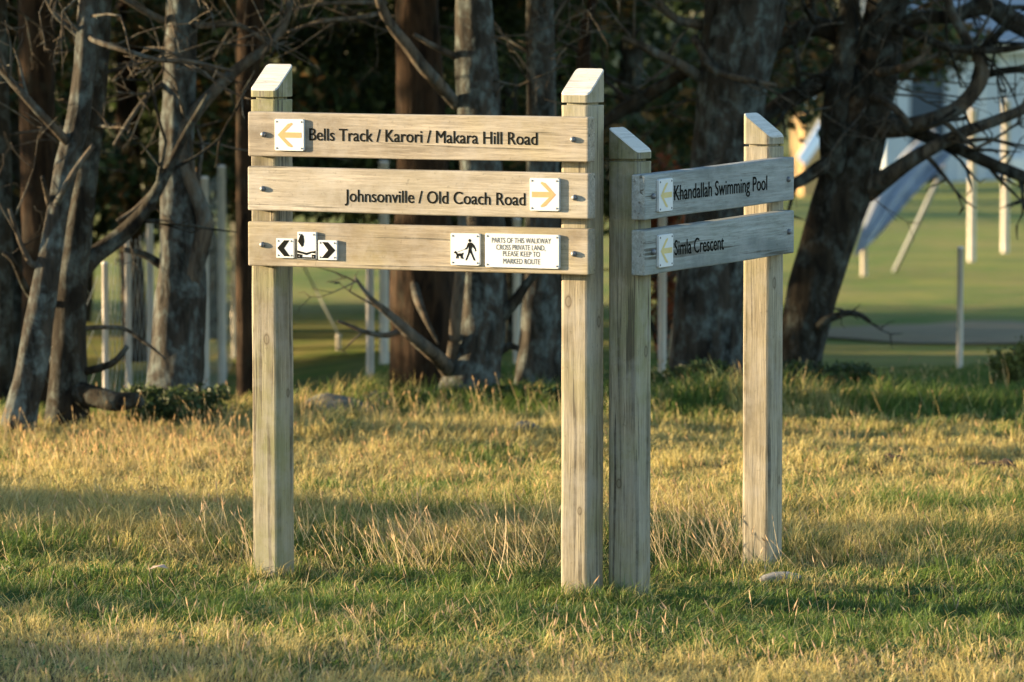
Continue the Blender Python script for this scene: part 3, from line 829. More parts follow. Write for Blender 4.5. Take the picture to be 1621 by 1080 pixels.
pole(586, 400, 630, 13, 23.2, 'thinner pale pole under the lowest board beside the dark trunk', group='pale poles behind the sign', name='steel_pole')
pole(608, 255, 522, 15, 26.5, 'round topped pale pole showing through the gaps between the boards', group='pale poles behind the sign', name='steel_pole')
pole(818, 345, 560, 12, 26.5, 'pale pole top in the lower gap between boards near the second post', group='pale poles behind the sign', name='steel_pole')
pole(1048, 300, 580, 13, 24.0, 'pale pole standing below the short boards beside the third post', group='pale poles behind the sign', name='steel_pole')
pole(1519, 391, 584, 10, None, 'short pale stake standing alone in the grass at the right', name='marker_stake')
pole(536, 530, 554, 8, None, 'stubby pinkish peg in the field under the boards', name='ground_peg')
def strut(p0, p1, r, name, mat, label=None, parent=None, cat='pole', origin=None):
    V, F = [], []
    o = origin or Vector(p0)
    a = np.array(Vector(p0) - o); b = np.array(Vector(p1) - o)
    tube(V, F, [np.array([*a, r]), np.array([*(a + (b - a) * .5), r]), np.array([*b, r])], 10)
    ob = mesh_obj(name, V, F, M[mat], parent, True)
    if parent is None: ob.location = o; tag(ob, label, cat)
    return ob
strut(at(1060, 566, 25.5), at(1092, 400, 25.5), .018, 'leaning_strut', 'wire', 'grey strut leaning behind the pale pole beside the third post')
pgY = on_ground(536, 554).y
strut(at(536, 530, pgY), at(470, 400, pgY + .5), .006, 'guy_rope', 'wire', 'thin slack guy rope running down to the peg under the boards', None, 'rope')

# goal at the right with its sheeting
g0 = at(1540, 415, 42)
goal = empty('goal_frame', g0); tag(goal, 'pale goal frame with sloping sheet of netting in the field at the right', 'goal')
for (x, yt, yb, w, Y) in ((1538, 172, 414, 12, 42), (1591, 158, 400, 12, 43.5), (1368, 385, 437, 10, 40)):
    Y = on_ground(x, yb).y
    a, t = at(x, yb, Y), at(x, yt, Y)
    o = bm_obj('goal_post', pole_mesh(w / 2 * Y / FPX, t.z - a.z), M['pole'], goal, True); o.location = a - g0
strut(on_ground(1412, 430) - Vector((0, 0, .05)), at(1496, 262, 42), .022, 'stay', 'cloth', None, goal, origin=g0)
def sheet(name, pts, mat, parent, origin, th=.02):
    c = sum(pts, Vector()) / len(pts)
    V = [p - origin for p in pts] + [c - origin + Vector((0, .05, 0))]
    V += [v + Vector((0, th, 0)) for v in V]
    n = len(pts); F = []
    for i in range(n):
        j = (i + 1) % n
        F += [(i, j, n), (j + n + 1, i + n + 1, 2 * n + 1), (j, i, i + n + 1, j + n + 1)]
    return mesh_obj(name, V, F, M[mat], parent)
le = catmull([(1350, 408, 40.2), (1368, 350, 40.8), (1392, 295, 41.6), (1432, 240, 42.3), (1478, 205, 42.6)], 6)
ri = catmull([(1356, 404, 40.3), (1392, 372, 40.8), (1438, 318, 41.5), (1478, 276, 42.1), (1512, 238, 42.6)], 6)
V, F = [], []
for i_, (a_, b_) in enumerate(zip(le, ri)):
    for k_ in range(9):
        c_ = a_ + (b_ - a_) * k_ / 8
        p_ = at(c_[0], c_[1], c_[2] + .10 * math.sin(k_ * 1.9 + i_ * .12) + .12 * (vnoise(i_ * .5, k_ * .7) - .5)) - g0
        V.append(p_)
nn = len(V); V += [v + Vector((0, .012, 0)) for v in V]
for i_ in range(len(le) - 1):
    for k_ in range(8):
        q_ = i_ * 9 + k_
        F += [(q_, q_ + 1, q_ + 10, q_ + 9), (q_ + nn, q_ + 9 + nn, q_ + 10 + nn, q_ + 1 + nn)]
mesh_obj('net_sheet', V, F, M['cloth'], goal, True)

# buildings beyond the field
def box(V, F, x0, x1, y0, y1, z0, z1):
    b = len(V)
    V += [(x0, y0, z0), (x1, y0, z0), (x1, y1, z0), (x0, y1, z0), (x0, y0, z1), (x1, y0, z1), (x1, y1, z1), (x0, y1, z1)]
    F += [(b, b + 3, b + 2, b + 1), (b + 4, b + 5, b + 6, b + 7), (b, b + 1, b + 5, b + 4), (b + 1, b + 2, b + 6, b + 5), (b + 2, b + 3, b + 7, b + 6), (b + 3, b, b + 4, b + 7)]
def boxo(name, mat, parent, *a):
    V, F = [], []; box(V, F, *a); return mesh_obj(name, V, F, M[mat], parent)
bY = 84.0
o = at(1430, 262, bY); e = at(1700, 40, bY)
club = empty('clubhouse', (o.x, bY, o.z)); tag(club, 'pale blue clubhouse with grey roof and dark doorway beyond the field at right', 'building')
H = at(0, 60, bY).z - o.z
bx = lambda px: at(px, 200, bY).x - o.x
bz = lambda py: at(0, py, bY).z - o.z
boxo('wall', 'wall', club, bx(1400), bx(1440), 0, 6, -.3, bz(70))
boxo('wall', 'wall', club, bx(1497), bx(1760), 0, 6, -.3, bz(70))
boxo('wall', 'wall', club, bx(1440), bx(1497), 0.0, 6, bz(95), bz(70))
boxo('door', 'dark', club, bx(1440), bx(1497), .25, .35, -.2, bz(95))
boxo('fascia', 'whitewall', club, bx(1395), bx(1770), -.35, -.05, bz(82), bz(64))
boxo('lower_band', 'whitewall', club, bx(1600), bx(1760), -.3, -.002, -.35, bz(250))
V, F = [], []
x0, x1 = bx(1390), bx(1775); z0 = bz(66); z1 = z0 + 1.1
V = [(x0, -.5, z0), (x1, -.5, z0), (x1, 3, z1), (x0, 3, z1), (x1, 6.5, z0), (x0, 6.5, z0)]
F = [(0, 1, 2, 3), (3, 2, 4, 5), (0, 3, 5), (1, 4, 2), (0, 5, 4, 1)]
mesh_obj('roof', V, F, M['roof'], club)
for k in range(7):
    xx = bx(1520 + 34 * k)
    boxo('batten', 'whitewall', club, xx, xx + .04, -.02, -.003, -.3, bz(84))
o2 = at(1290, 300, 70.0)
shed = empty('shed', (o2.x, 70, o2.z)); tag(shed, 'far white shed with red corner post seen between the branches at upper right', 'building')
sx_ = lambda px: at(px, 200, 70).x - o2.x
sz_ = lambda py: at(0, py, 70).z - o2.z
boxo('wall', 'whitewall', shed, sx_(1272), sx_(1352), .15, 3, sz_(60), sz_(16))
boxo('gable', 'orange', shed, sx_(1272), sx_(1362), .1, 3, sz_(15), sz_(-30))
boxo('corner_post', 'red', shed, sx_(1262), sx_(1271), -.05, .1, sz_(120), sz_(-60))
boxo('lower_wall', 'orange', shed, sx_(1272), sx_(1330), .15, 3, -.3, sz_(61))
# sloping pale ramp leading down from the shed
ramp = sheet('ramp', [at(1262, 160, 62), at(1335, 78, 66), at(1345, 92, 66), at(1345, 110, 66), at(1280, 165, 62)], 'whitewall', None, Vector((0, 0, 0)), .1)
tag(ramp, 'pale sloping panel glimpsed between branches left of the leaning tree', 'panel')
r2 = sheet('slide', [at(1262, 250, 55), at(1300, 188, 57), at(1322, 178, 57), at(1318, 200, 57), at(1274, 262, 55)], 'whitewall', None, Vector((0, 0, 0)), .1)
tag(r2, 'pale slanting board lying lower between the leaning tree and the last post', 'panel')
s2 = sheet('tilted_sheet', [at(1036, 160, 50), at(1042, 92, 50), at(1066, 92, 50), at(1064, 130, 50), at(1050, 172, 50)], 'cloth', None, Vector((0, 0, 0)), .1)
tag(s2, 'narrow pale sheet between the third post and the massive trunk', 'panel')
s3 = sheet('tilted_sheet', [at(1072, 236, 40), at(1092, 200, 40), at(1102, 206, 40), at(1086, 240, 40)], 'whitewall', None, Vector((0, 0, 0)), .05)
tag(s3, 'small pale slanting board just right of the third post top', 'panel')
p = at(1052, 330, 27.0)
shrub('rusty_shrub', (p.x, 27.0), .09, .1, 1.2, 1500, .04, [(.22, .05, .015), (.16, .045, .015), (.10, .04, .015)], 'rusty red upright shrub behind the third post', 'shrub', None, 31)
# hedge behind the clubhouse; the ochre leaf colour stands in for sunlight
for i, (px, col_) in enumerate([(1370, LIT_BROWN), (1480, [(.22, .13, .04), (.12, .09, .03)]), (1600, GREEN)]):
    p = at(px, 0, 93)
    shrub('hedge_bush', (p.x, 93), 1.6, 1.0, 5.5, 3500, .22, col_, ['brown green bush above the clubhouse roof, left', 'bush coloured as if sunlit above the middle of the clubhouse roof', 'dark green bush above the clubhouse roof, right'][i], 'shrub', None, 50 + i)

# ------------------------------------------------------------------ the two signs
S = .105          # post side
def sframe(px, Y, ang):
    p = at(px, 600, Y)
    M4 = Matrix.Translation((p.x, Y, gz(p.x, Y))) @ Matrix.Rotation(ang, 4, 'Z')
    return M4
def hit(M4, px, py, yplane):
    inv = M4.inverted()
    o = inv @ Vector((0, 0, CAMH)); d = inv.to_3x3() @ ray(px, py)
    t = (yplane - o.y) / d.y
    q = o + d * t
    return q.x, q.z
def root_of(M4, name, label):
    r = empty(name, M4.translation, M4.to_euler().z); tag(r, label, 'sign'); return r
def ring(s, ch, z, zf=None):
    h = s / 2; pts = []
    for cx, cy, a0 in ((h - ch, h - ch, 0), (-h + ch, h - ch, 90), (-h + ch, -h + ch, 180), (h - ch, -h + ch, 270)):
        for k in range(4):
            a = R(a0 + 30 * k)
            pts.append((cx + ch * math.cos(a), cy + ch * math.sin(a)))
    return [(x, y, (zf(y) if zf else z)) for x, y in pts]
def make_post(M4, parent, x, yc, ytop_px, yfront_px, ygroove_px, pxc, mat, seed, lean=0.0):
    h = S / 2
    # heights from the line of sight on the front and back planes
    zf = hit(M4, pxc, yfront_px, yc - h)[1]; zt = hit(M4, pxc, ytop_px, yc + h)[1]; zg = hit(M4, pxc, ygroove_px, yc - h)[1]
    rings = []
    levels = [-.35] + [i * .12 for i in range(0, int((zg - .02) / .12) + 1)]
    rnd = random.Random(seed)
    for z in levels:
        wob = rnd.uniform(-.0007, .0007)
        rings.append([(a + wob, b + wob, c) for a, b, c in ring(S, .014, z)])
    rings.append(ring(S, .013, zg - .0055)); rings.append(ring(S - .002, .013, zg - .0042)); rings.append(ring(S - .030, .004, zg - .004))
    rings.append(ring(S - .030, .004, zg + .004)); rings.append(ring(S - .002, .013, zg + .0042)); rings.append(ring(S, .013, zg + .0055))
    f = lambda inset, dz: (lambda y: (zf + (zt - zf) * (y + h) / S) + dz)
    rings.append(ring(S, .013, 0, f(0, -.004)))
    V, F = [], []
    for r_ in rings: V += r_
    for i in range(len(rings) - 1):
        for k in range(16):
            a = i * 16 + k; b = i * 16 + (k + 1) % 16
            F.append((a, b, b + 16, a + 16))
    o = mesh_obj('post', V, F, M[mat], parent); o.location = (x, yc, 0)
    for p_ in o.data.polygons: p_.use_smooth = False
    # sloping pale cut end, its edge slightly eased
    V = ring(S, .013, 0, f(0, -.004)) + ring(S - .006, .011, 0, f(0, 0))
    F = [(k, (k + 1) % 16, 16 + (k + 1) % 16, 16 + k) for k in range(16)] + [tuple(range(16, 32))]
    V = [(a, b, c + .0002) for a, b, c in V]
    cp_ = mesh_obj('cut_top', V, F, M['cap'], parent); cp_.location = (x, yc, 0)
    return o
def make_board(M4, parent, yplane, th, LT, LB, RT, RB, mat, bolts, label=None):
    a = hit(M4, *LT, yplane); b = hit(M4, *LB, yplane); c = hit(M4, *RT, yplane); d = hit(M4, *RB, yplane)
    x0 = (a[0] + b[0]) / 2; x1 = (c[0] + d[0]) / 2
    z0 = b[1]
    bm = bmesh.new()
    nseg = 14; cols = []
    for i in range(nseg + 1):
        t = i / nseg
        x = (x1 - x0) * t
        zb = b[1] + (d[1] - b[1]) * t - z0 + .0008 * math.sin(t * 9 + x0 * 5); zt = a[1] + (c[1] - a[1]) * t - z0 + .0008 * math.sin(t * 7 + 2)
        cols.append([bm.verts.new((x, 0, zb)), bm.verts.new((x, 0, zt)), bm.verts.new((x, th, zt)), bm.verts.new((x, th, zb))])
    for p, q in zip(cols, cols[1:]):
        for k in range(4):
            bm.faces.new((p[k], q[k], q[(k + 1) % 4], p[(k + 1) % 4]))
    bm.faces.new(cols[0]); bm.faces.new(cols[-1][::-1])
    bm.normal_update()
    ed = [e for e in bm.edges if len(e.link_faces) == 2 and e.link_faces[0].normal.dot(e.link_faces[1].normal) < .5]
    bmesh.ops.bevel(bm, geom=ed, offset=.0070, segments=3, affect='EDGES', profile=.6)
    bmesh.ops.recalc_face_normals(bm, faces=bm.faces[:])
    o = bm_obj('board', bm, M[mat], parent); o.location = (x0, yplane, z0)
    if label: o['label'] = label
    for (bx_, by_) in bolts:
        q = hit(M4, bx_, by_, yplane)
        bb = bmesh.new()
        prof = [(.0001, -.011), (.005, -.0105), (.0085, -.008), (.0095, -.004), (.0095, .002)]
        rr_ = [[bb.verts.new((r_ * math.cos(R(45 * k)), y_, r_ * math.sin(R(45 * k)))) for k in range(8)] for r_, y_ in prof]
        for u, w in zip(rr_, rr_[1:]):
            for k in range(8): bb.faces.new((u[k], u[(k + 1) % 8], w[(k + 1) % 8], w[k]))
        bo = bm_obj('bolt', bb, M['steel'], o, True); bo.location = (q[0] - x0, 0, q[1] - z0)
    return o
def text_mesh(s, offset=0.0, spacing=1.0):
    cu = bpy.data.curves.new('txt', 'FONT'); cu.body = s; cu.size = 1.0; cu.offset = offset; cu.space_character = spacing
    cu.resolution_u = 4
    ob = bpy.data.objects.new('txt', cu); COL.objects.link(ob)
    dg = bpy.context.evaluated_depsgraph_get(); dg.update()
    me = bpy.data.meshes.new_from_object(ob.evaluated_get(dg))
    bpy.data.objects.remove(ob); bpy.data.curves.remove(cu)
    return me
_capH = None
def capheight():
    global _capH
    if _capH is None:
        m = text_mesh('H'); _capH = max(v.co.y for v in m.vertices) - min(v.co.y for v in m.vertices)
    return _capH
def lettering(M4, parent, yplane, s, px0, py0, px1, py1, cap_px_left, name='lettering', mat='letter', bold=.013, eps=.0008):
    """flat text whose baseline runs between the two sighted points; thickened by three shifted layers"""
    me = text_mesh(s, 0.0)
    a = hit(M4, px0, py0, yplane); b = hit(M4, px1, py1, yplane); c = hit(M4, px0, py0 - cap_px_left, yplane)
    xs = [v.co.x for v in me.vertices]; x0, x1 = min(xs), max(xs)
    tl = (b[1] - a[1]) / (b[0] - a[0])
    sx, sy = (b[0] - a[0]) / (x1 - x0), (c[1] - a[1]) / capheight()
    ox, oy, oz = parent.location
    V, F = [], []
    for k, (dx, dy) in enumerate(((0, 0), (-bold, .3 * bold), (bold, -.3 * bold))):
        n0 = len(V)
        for v in me.vertices:
            X = (v.co.x - x0 + dx) * sx
            V.append((a[0] + X - ox, yplane - eps - .00012 * k - oy, a[1] + tl * X + (v.co.y + dy) * sy - oz))
        F += [tuple(n0 + i for i in p.vertices) for p in me.polygons]
    o = mesh_obj(name, V, F, M[mat], parent)
    bpy.data.meshes.remove(me)
    return o
def rrect(w, h, r, seg=4):
    pts = []
    for cx, cy, a0 in ((w / 2 - r, h / 2 - r, 0), (-w / 2 + r, h / 2 - r, 90), (-w / 2 + r, -h / 2 + r, 180), (w / 2 - r, -h / 2 + r, 270)):
        for k in range(seg + 1):
            a = R(a0 + 90 * k / seg); pts.append((cx + r * math.cos(a), cy + r * math.sin(a)))
    return pts
def make_plate(M4, parent, yplane, x0, y0, x1, y1, name='plate', rad=.006, th=.0095, shear=0.0, screws=True, mat='plate'):
    """y0 = top, y1 = bottom (pixels at the plate's middle); shear follows the tilt of its board"""
    c0 = hit(M4, (x0 + x1) / 2, y0, yplane - th); c1 = hit(M4, (x0 + x1) / 2, y1, yplane - th)
    a = hit(M4, x0, (y0 + y1) / 2, yplane - th); b = hit(M4, x1, (y0 + y1) / 2, yplane - th)
    w, h = b[0] - a[0], c0[1] - c1[1]
    pts = rrect(w, h, rad); n = len(pts)
    V = [(x * .985, -th, z * .985 + shear * x) for x, z in pts] + [(x, -th + .0012, z + shear * x) for x, z in pts] + [(x, -.0006, z + shear * x) for x, z in pts]
    F = [tuple(range(n))[::-1]] + [(k, (k + 1) % n, n + (k + 1) % n, n + k) for k in range(n)] + [(n + k, n + (k + 1) % n, 2 * n + (k + 1) % n, 2 * n + k) for k in range(n)]
    o = mesh_obj(name, V, F, M[mat], parent); o.location = ((a[0] + b[0]) / 2, yplane, (c0[1] + c1[1]) / 2)
    bm = bmesh.new(); bm.from_mesh(o.data); bmesh.ops.recalc_face_normals(bm, faces=bm.faces[:]); bm.to_mesh(o.data); bm.free()
    if screws:
        for sx in (-1, 1):
            for sz in (-1, 1):
                bb = bmesh.new()
                r = .0036
                A = [bb.verts.new((r * math.cos(R(60 * k)), 0, r * math.sin(R(60 * k)))) for k in range(6)]
                B = [bb.verts.new((r * .5 * math.cos(R(60 * k)), -.0018, r * .5 * math.sin(R(60 * k)))) for k in range(6)]
                for k in range(6): bb.faces.new((A[k], A[(k + 1) % 6], B[(k + 1) % 6], B[k]))
                bb.faces.new(B[::-1])
                q = bm_obj('screw', bb, M['steel'], o); q.location = (sx * (w / 2 - .0085), -th - .0003, sz * (h / 2 - .0085) + shear * sx * w / 2)
    o['_w'] = w; o['_h'] = h; o['_th'] = th
    return o
def flat(parent, polys, name, mat, eps=.0006, shear=0.0):
    """flat print on a plate; coordinates in fractions of its half width and half height"""
    w, h, th = parent['_w'] / 2, parent['_h'] / 2, parent['_th']
    V, F = [], []
    for P in polys:
        b = len(V); V += [(x * w, -th - eps, z * h + shear * x * w) for x, z in P]; F.append(tuple(range(b, b + len(P))))
    return mesh_obj(name, V, F, M[mat], parent)
def arrow_polys(sgn):
    # open headed arrow, drawn pointing left then mirrored
    st = [(-.78, 0), (-.08, .70), (.18, .78), (.26, .70), (-.32, .17), (.84, .17), (.84, -.17), (-.32, -.17), (.26, -.70), (.18, -.78), (-.08, -.70)]
    return [[(sgn * x, z) for x, z in st]]

# ---- first sign: three boards on two tall posts
A1 = R(-30)
M1 = sframe(432, 15.585, A1)
PL1 = -(S / 2 + .045)
sign1 = root_of(M1, 'track_sign', 'timber walking track sign with three wide lit boards on two tall posts')
d1 = Vector((math.cos(A1), math.sin(A1)))
L1 = 1.17
make_post(M1, sign1, 0, 0, 100, 142, 156, 420, 'post', 1)
make_post(M1, sign1, L1, 0, 107, 149, 165, 912, 'post_b', 2)
tilt = .004
b1 = make_board(M1, sign1, PL1, .045, (392, 177.1), (392, 247.6), (931.5, 186), (931.5, 257.5), 'board', [(417.6, 213), (907.7, 221)])
b2 = make_board(M1, sign1, PL1, .045, (391.6, 263.4), (391.6, 333.1), (932, 275.2), (932, 347.6), 'board_w', [(416.6, 299), (910, 313)])
b3 = make_board(M1, sign1, PL1, .045, (392, 350.8), (392, 420.9), (932, 363.2), (932, 436.2), 'board_y', [(416, 387.5), (909, 402)])
lettering(M1, b1, PL1, 'Bells Track / Karori / Makara Hill Road', 490, 222.3, 850.5, 229.8, 19.2)
lettering(M1, b2, PL1, 'Johnsonville / Old Coach Road', 546, 319.2, 831.5, 325.6, 19.2)
def tiltof(M4, x0, y0, x1, y1, pl):
    a = hit(M4, x0, y0, pl); b = hit(M4, x1, y1, pl); return (b[1] - a[1]) / (b[0] - a[0])
t1 = tiltof(M1, 392, 212, 931, 221.5, PL1); t3 = tiltof(M1, 392, 385.8, 932, 399.6, PL1)
pa = make_plate(M1, sign1, PL1, 434.5, 188.8, 480.7, 239.0, 'arrow_plate', shear=t1); pa['label'] = 'white plate with faded orange arrow pointing left'
flat(pa, arrow_polys(1), 'arrow', 'arrow', shear=t1)
pb = make_plate(M1, sign1, PL1, 838.3, 282.3, 885, 334.2, 'arrow_plate', shear=t3); pb['label'] = 'white plate with faded orange arrow pointing right'
flat(pb, arrow_polys(-1), 'arrow', 'arrow', shear=t3)
pc = make_plate(M1, sign1, PL1, 713, 369.6, 759.3, 420.4, 'pictogram_plate', shear=t3); pc['label'] = 'white plate with a walker leading a dog'
def circ(cx, cz, rx, rz, n=14): return [(cx + rx * math.cos(6.2832 * k / n), cz + rz * math.sin(6.2832 * k / n)) for k in range(n)]
flat(pc, [circ(.33, .56, .10, .10)[::-1],
          [(.20, .40), (.28, .44), (.44, .44), (.54, .38), (.50, .20), (.44, -.02), (.24, -.02), (.26, .18)],
          [(.20, .40), (.27, .22), (.14, .02), (.0, -.02), (-.01, .05), (.09, .12)],
          [(.54, .38), (.50, .18), (.66, .02), (.70, -.12), (.77, -.09), (.74, .08), (.66, .24)],
          [(.24, 0), (.40, 0), (.34, -.20), (.12, -.68), (.02, -.68), (.20, -.24)],
          [(.30, 0), (.44, 0), (.52, -.24), (.72, -.68), (.60, -.68), (.42, -.30), (.32, -.14)]], 'walker_figure', 'print', shear=t3)
flat(pc, [[(-.76, -.20), (-.66, -.10), (-.58, -.16), (-.52, -.26), (-.20, -.24), (-.12, -.18), (-.10, -.24), (-.14, -.36), (-.18, -.42), (-.50, -.44), (-.58, -.38), (-.62, -.28), (-.72, -.26)],
          [(-.58, -.38), (-.50, -.42), (-.55, -.58), (-.62, -.58)], [(-.50, -.42), (-.44, -.42), (-.44, -.58), (-.50, -.58)],
          [(-.26, -.40), (-.16, -.38), (-.10, -.60), (-.17, -.60)], [(-.32, -.42), (-.26, -.40), (-.22, -.58), (-.28, -.58)]], 'dog_figure', 'print', shear=t3)
flat(pc, [[(-.56, -.20), (-.54, -.17), (.02, .04), (.02, .01)]], 'lead', 'greyprint', shear=t3)
pd = make_plate(M1, sign1, PL1, 767.8, 370.8, 885.2, 424.6, 'notice_plate', shear=t3); pd['label'] = 'white notice with four lines of small grey capitals'
PLp = PL1 - .0095
for s_, xa, ya, xb, yb in (('PARTS OF THIS WALKWAY', 778.5, 384.3, 872, 386.0), ('CROSS PRIVATE LAND,', 785.5, 395.3, 863, 396.8),
                           ('PLEASE KEEP TO', 796, 405.5, 854.5, 407.0), ('MARKED ROUTE', 796.5, 417.4, 855, 418.8)):
    lettering(M1, pd, PLp, s_, xa, ya, xb, yb, 8.2, 'lettering', 'greyprint', .002, .0006)
# row of three small plates: chevron, coach emblem, chevron
pe = make_plate(M1, sign1, PL1, 437, 377.6, 464.5, 408.6, 'chevron_plate', .002, shear=t3)
pe['label'] = 'white square with black chevron pointing left'
chev = [(.55, .82), (-.05, .82), (-.86, .0), (-.05, -.82), (.62, -.82), (-.08, .0)]
flat(pe, [chev[:3] + [chev[5]], [chev[2], chev[3], chev[4], chev[5]]], 'chevron', 'print', shear=t3)
pg = make_plate(M1, sign1, PL1, 503.5, 380.6, 533, 411.8, 'chevron_plate', .002, shear=t3)
pg['label'] = 'white square with black chevron pointing right'
flat(pg, [[(-x, z) for x, z in q] for q in (chev[:3] + [chev[5]], [chev[2], chev[3], chev[4], chev[5]])], 'chevron', 'print', shear=t3)
pf = make_plate(M1, sign1, PL1, 470.5, 367.4, 500, 410.6, 'emblem_plate', .002, shear=t3)
pf['label'] = 'taller white plate with a black coach emblem between the chevrons'
flat(pf, [[(-.92, .30), (-.70, .70), (-.50, .86), (-.30, .70), (-.24, .30), (-.32, .0), (-.50, -.12), (-.66, .06)],
          [(-.98, -.36), (-.55, -.44), (0, -.52), (.5, -.42), (.98, -.36), (.98, -.58), (.6, -.52), (.0, -.70), (-.4, -.62), (-.98, -.54)][::-1]], 'emblem', 'print', shear=t3)
flat(pf, [[(-.98, -.60), (-.45, -.66), (-.45, -.96), (-.98, -.96)], [(.98, -.64), (.98, -.96), (.55, -.96), (.55, -.64)], [(-.42, -.84), (.52, -.84), (.52, -.96), (-.42, -.96)]], 'emblem_band', 'print', shear=t3)

# ---- second sign: two boards turned away, on two shorter posts
A2 = R(60)
M2 = sframe(997, 15.02, A2)
TH2 = .05
PL2 = -(S / 2 + TH2)
sign2 = root_of(M2, 'direction_sign', 'timber sign with two shaded grey boards turned away on two shorter posts')
q = M2.inverted() @ Vector((at(1214, 600, 15.82).x, 15.82, 0)); L2 = q.x
make_post(M2, sign2, 0, 0, 198, 239.5, 254, 1017, 'post', 3)
make_post(M2, sign2, L2, 0, 175, 215.5, 230, 1235, 'post_b', 4)
c1 = make_board(M2, sign2, PL2, TH2, (1021, 277.5), (1021, 349), (1257.5, 248.6), (1257.5, 317), 'board_g', [(1033, 311), (1247, 284)])
c2 = make_board(M2, sign2, PL2, TH2, (1021, 365.5), (1021, 437), (1257.5, 333), (1257.5, 401), 'board_g', [(1033, 399), (1248, 367)])
lettering(M2, c1, PL2, 'Khandallah Swimming Pool', 1067, 317.5, 1214, 300.5, 23.5, bold=.016)
lettering(M2, c2, PL2, 'Simla Crescent', 1067.5, 404.2, 1145.5, 395.0, 23.5, bold=.016)
u1 = tiltof(M2, 1021, 313, 1257.5, 283, PL2); u2 = tiltof(M2, 1021, 401, 1257.5, 367, PL2)
ph = make_plate(M2, sign2, PL2, 1043.3, 283.2, 1065.3, 334.6, 'arrow_plate', shear=u1); ph['label'] = 'upper white plate with faded yellow arrow'
flat(ph, arrow_polys(1), 'arrow', 'arrow_y', shear=u1)
pi_ = make_plate(M2, sign2, PL2, 1043.3, 371.2, 1065.8, 422.7, 'arrow_plate', shear=u2); pi_['label'] = 'lower white plate with faded yellow arrow'
flat(pi_, arrow_polys(1), 'arrow', 'arrow_y', shear=u2)

# ------------------------------------------------------------------ grass
def blade_field(name, X, Y, h, w, lean, colr, droopy=1.0, label=None):
    n = len(X); Z = ground_z(X, Y) - .004
    az = rng.random(n) * 6.2832
    la = 12.0 * fbm(X * 5 + 50, Y * 5 + 11, 2) + 1.3 * rng.normal(size=n)
    # leaning mostly to the right as the wind left it
    lx = np.cos(la) * lean + .25 * lean; ly = np.sin(la) * lean
    sx, sy = np.cos(az) * w / 2, np.sin(az) * w / 2
    o = np.zeros
    B = np.stack([X, Y, Z], 1)
    side = np.stack([sx, sy, o(n)], 1)
    mid = B + np.stack([lx * h * .35, ly * h * .35, h * .58], 1)
    hz = h * np.clip(1.0 - .35 * lean * droopy, .4, 1)
    tip = B + np.stack([lx * h, ly * h, hz], 1)
    V = np.stack([B - side, B + side, mid - side * .8, mid + side * .8, tip], 1).reshape(-1, 3)
    b = np.arange(n) * 5
    F = np.concatenate([np.stack([b, b + 1, b + 3], 1), np.stack([b, b + 3, b + 2], 1), np.stack([b + 2, b + 3, b + 4], 1)])
    ob = tris_obj(name, V, F, M['grass'], None, np.repeat(colr, 5, 0))
    tag(ob, label, 'grass', kind='stuff')
    return ob
def scatter(n, y0, y1, margin=.35):
    Y = np.sqrt(rng.random(n) * (y1 ** 2 - y0 ** 2) + y0 ** 2)
    X = (rng.random(n) * 2 - 1) * (Y * .1085 + margin)
    return X, Y
def mixcol(d, n, spread=.3):
    d = np.clip(d + .5 * (rng.random(n) - .5), 0, 1) if False else d
    g = np.array([[.066, .130, .028]]); g2 = np.array([[.135, .185, .034]]); s = np.array([[.50, .385, .14]]); s2 = np.array([[.36, .32, .13]])
    t = rng.random(n)[:, None]
    green = g * (1 - t) + g2 * t; straw = s * (1 - t) + s2 * t
    pick = (rng.random(n) < np.clip(d, .04, .95))[:, None]
    c = np.where(pick, straw, green)
    return c * (1 + spread * (rng.random(n)[:, None] - .5) * 2)
def height_field(X, Y):
    h = .020 + .03 * fbm(X * 2.2 + 5, Y * 2.2, 3)
    h = h + .045 * sstep(.56, .74, fbm(X * 9 + 2, Y * 7 + 8, 3)) + .02 * sstep(.5, .8, vnoise(X * 26, Y * 22))
    h = h + .075 * sstep(15.75, 16.3, Y + .0 * X) * (1 - sstep(17.2, 18.2, Y)) * (.35 + .9 * fbm(X * 3, Y * 2 + 30, 2))
    h = h + .05 * sstep(18.9, 19.9, Y) * (1 - sstep(-.1, 1.2, X)) * (.5 + .8 * fbm(X * 4, Y * 3 + 60, 2))
    h = h + .11 * sstep(20.6, 21.3, Y) * (.5 + fbm(X * 2.5, Y * 2 + 90, 2))
    return h
n = 185000
X, Y = scatter(n, 12.5, 17.6); d = dryness(X, Y)
h = .78 * height_field(X, Y) * (.5 + .95 * rng.random(n))
blade_field('turf_grass', X, Y, h, .0022 + .0016 * rng.random(n), .25 + .75 * rng.random(n), mixcol(d, n), label='short mixed green and straw turf around the sign posts')
n = 120000
X, Y = scatter(n, 17.6, 21.2); d = dryness(X, Y)
h = .78 * height_field(X, Y) * (.5 + .95 * rng.random(n))
blade_field('meadow_grass', X, Y, h, .003 + .002 * rng.random(n), .2 + .6 * rng.random(n), mixcol(np.clip(d + .05, 0, 1), n), label='golden meadow grass between the sign and the trees')
n = 70000
X, Y = scatter(n, 21.0, 25.5, .6)
keep = ~((X < -.75) & (Y > 21.9))
X, Y = X[keep], Y[keep]; n = len(X)
d = np.clip(dryness(X, Y) + .05, 0.05, .6)
h = (.02 + .13 * fbm(X * 2.2, Y * 2, 3) ** 1.5) * (.5 + .9 * rng.random(n)) * (1 - .55 * sstep(22.6, 24, Y))
blade_field('rank_grass', X, Y, h, .004 + .003 * rng.random(n), .2 + .7 * rng.random(n), mixcol(d, n) * .9, label='rank dark grass on the bank under the trees')

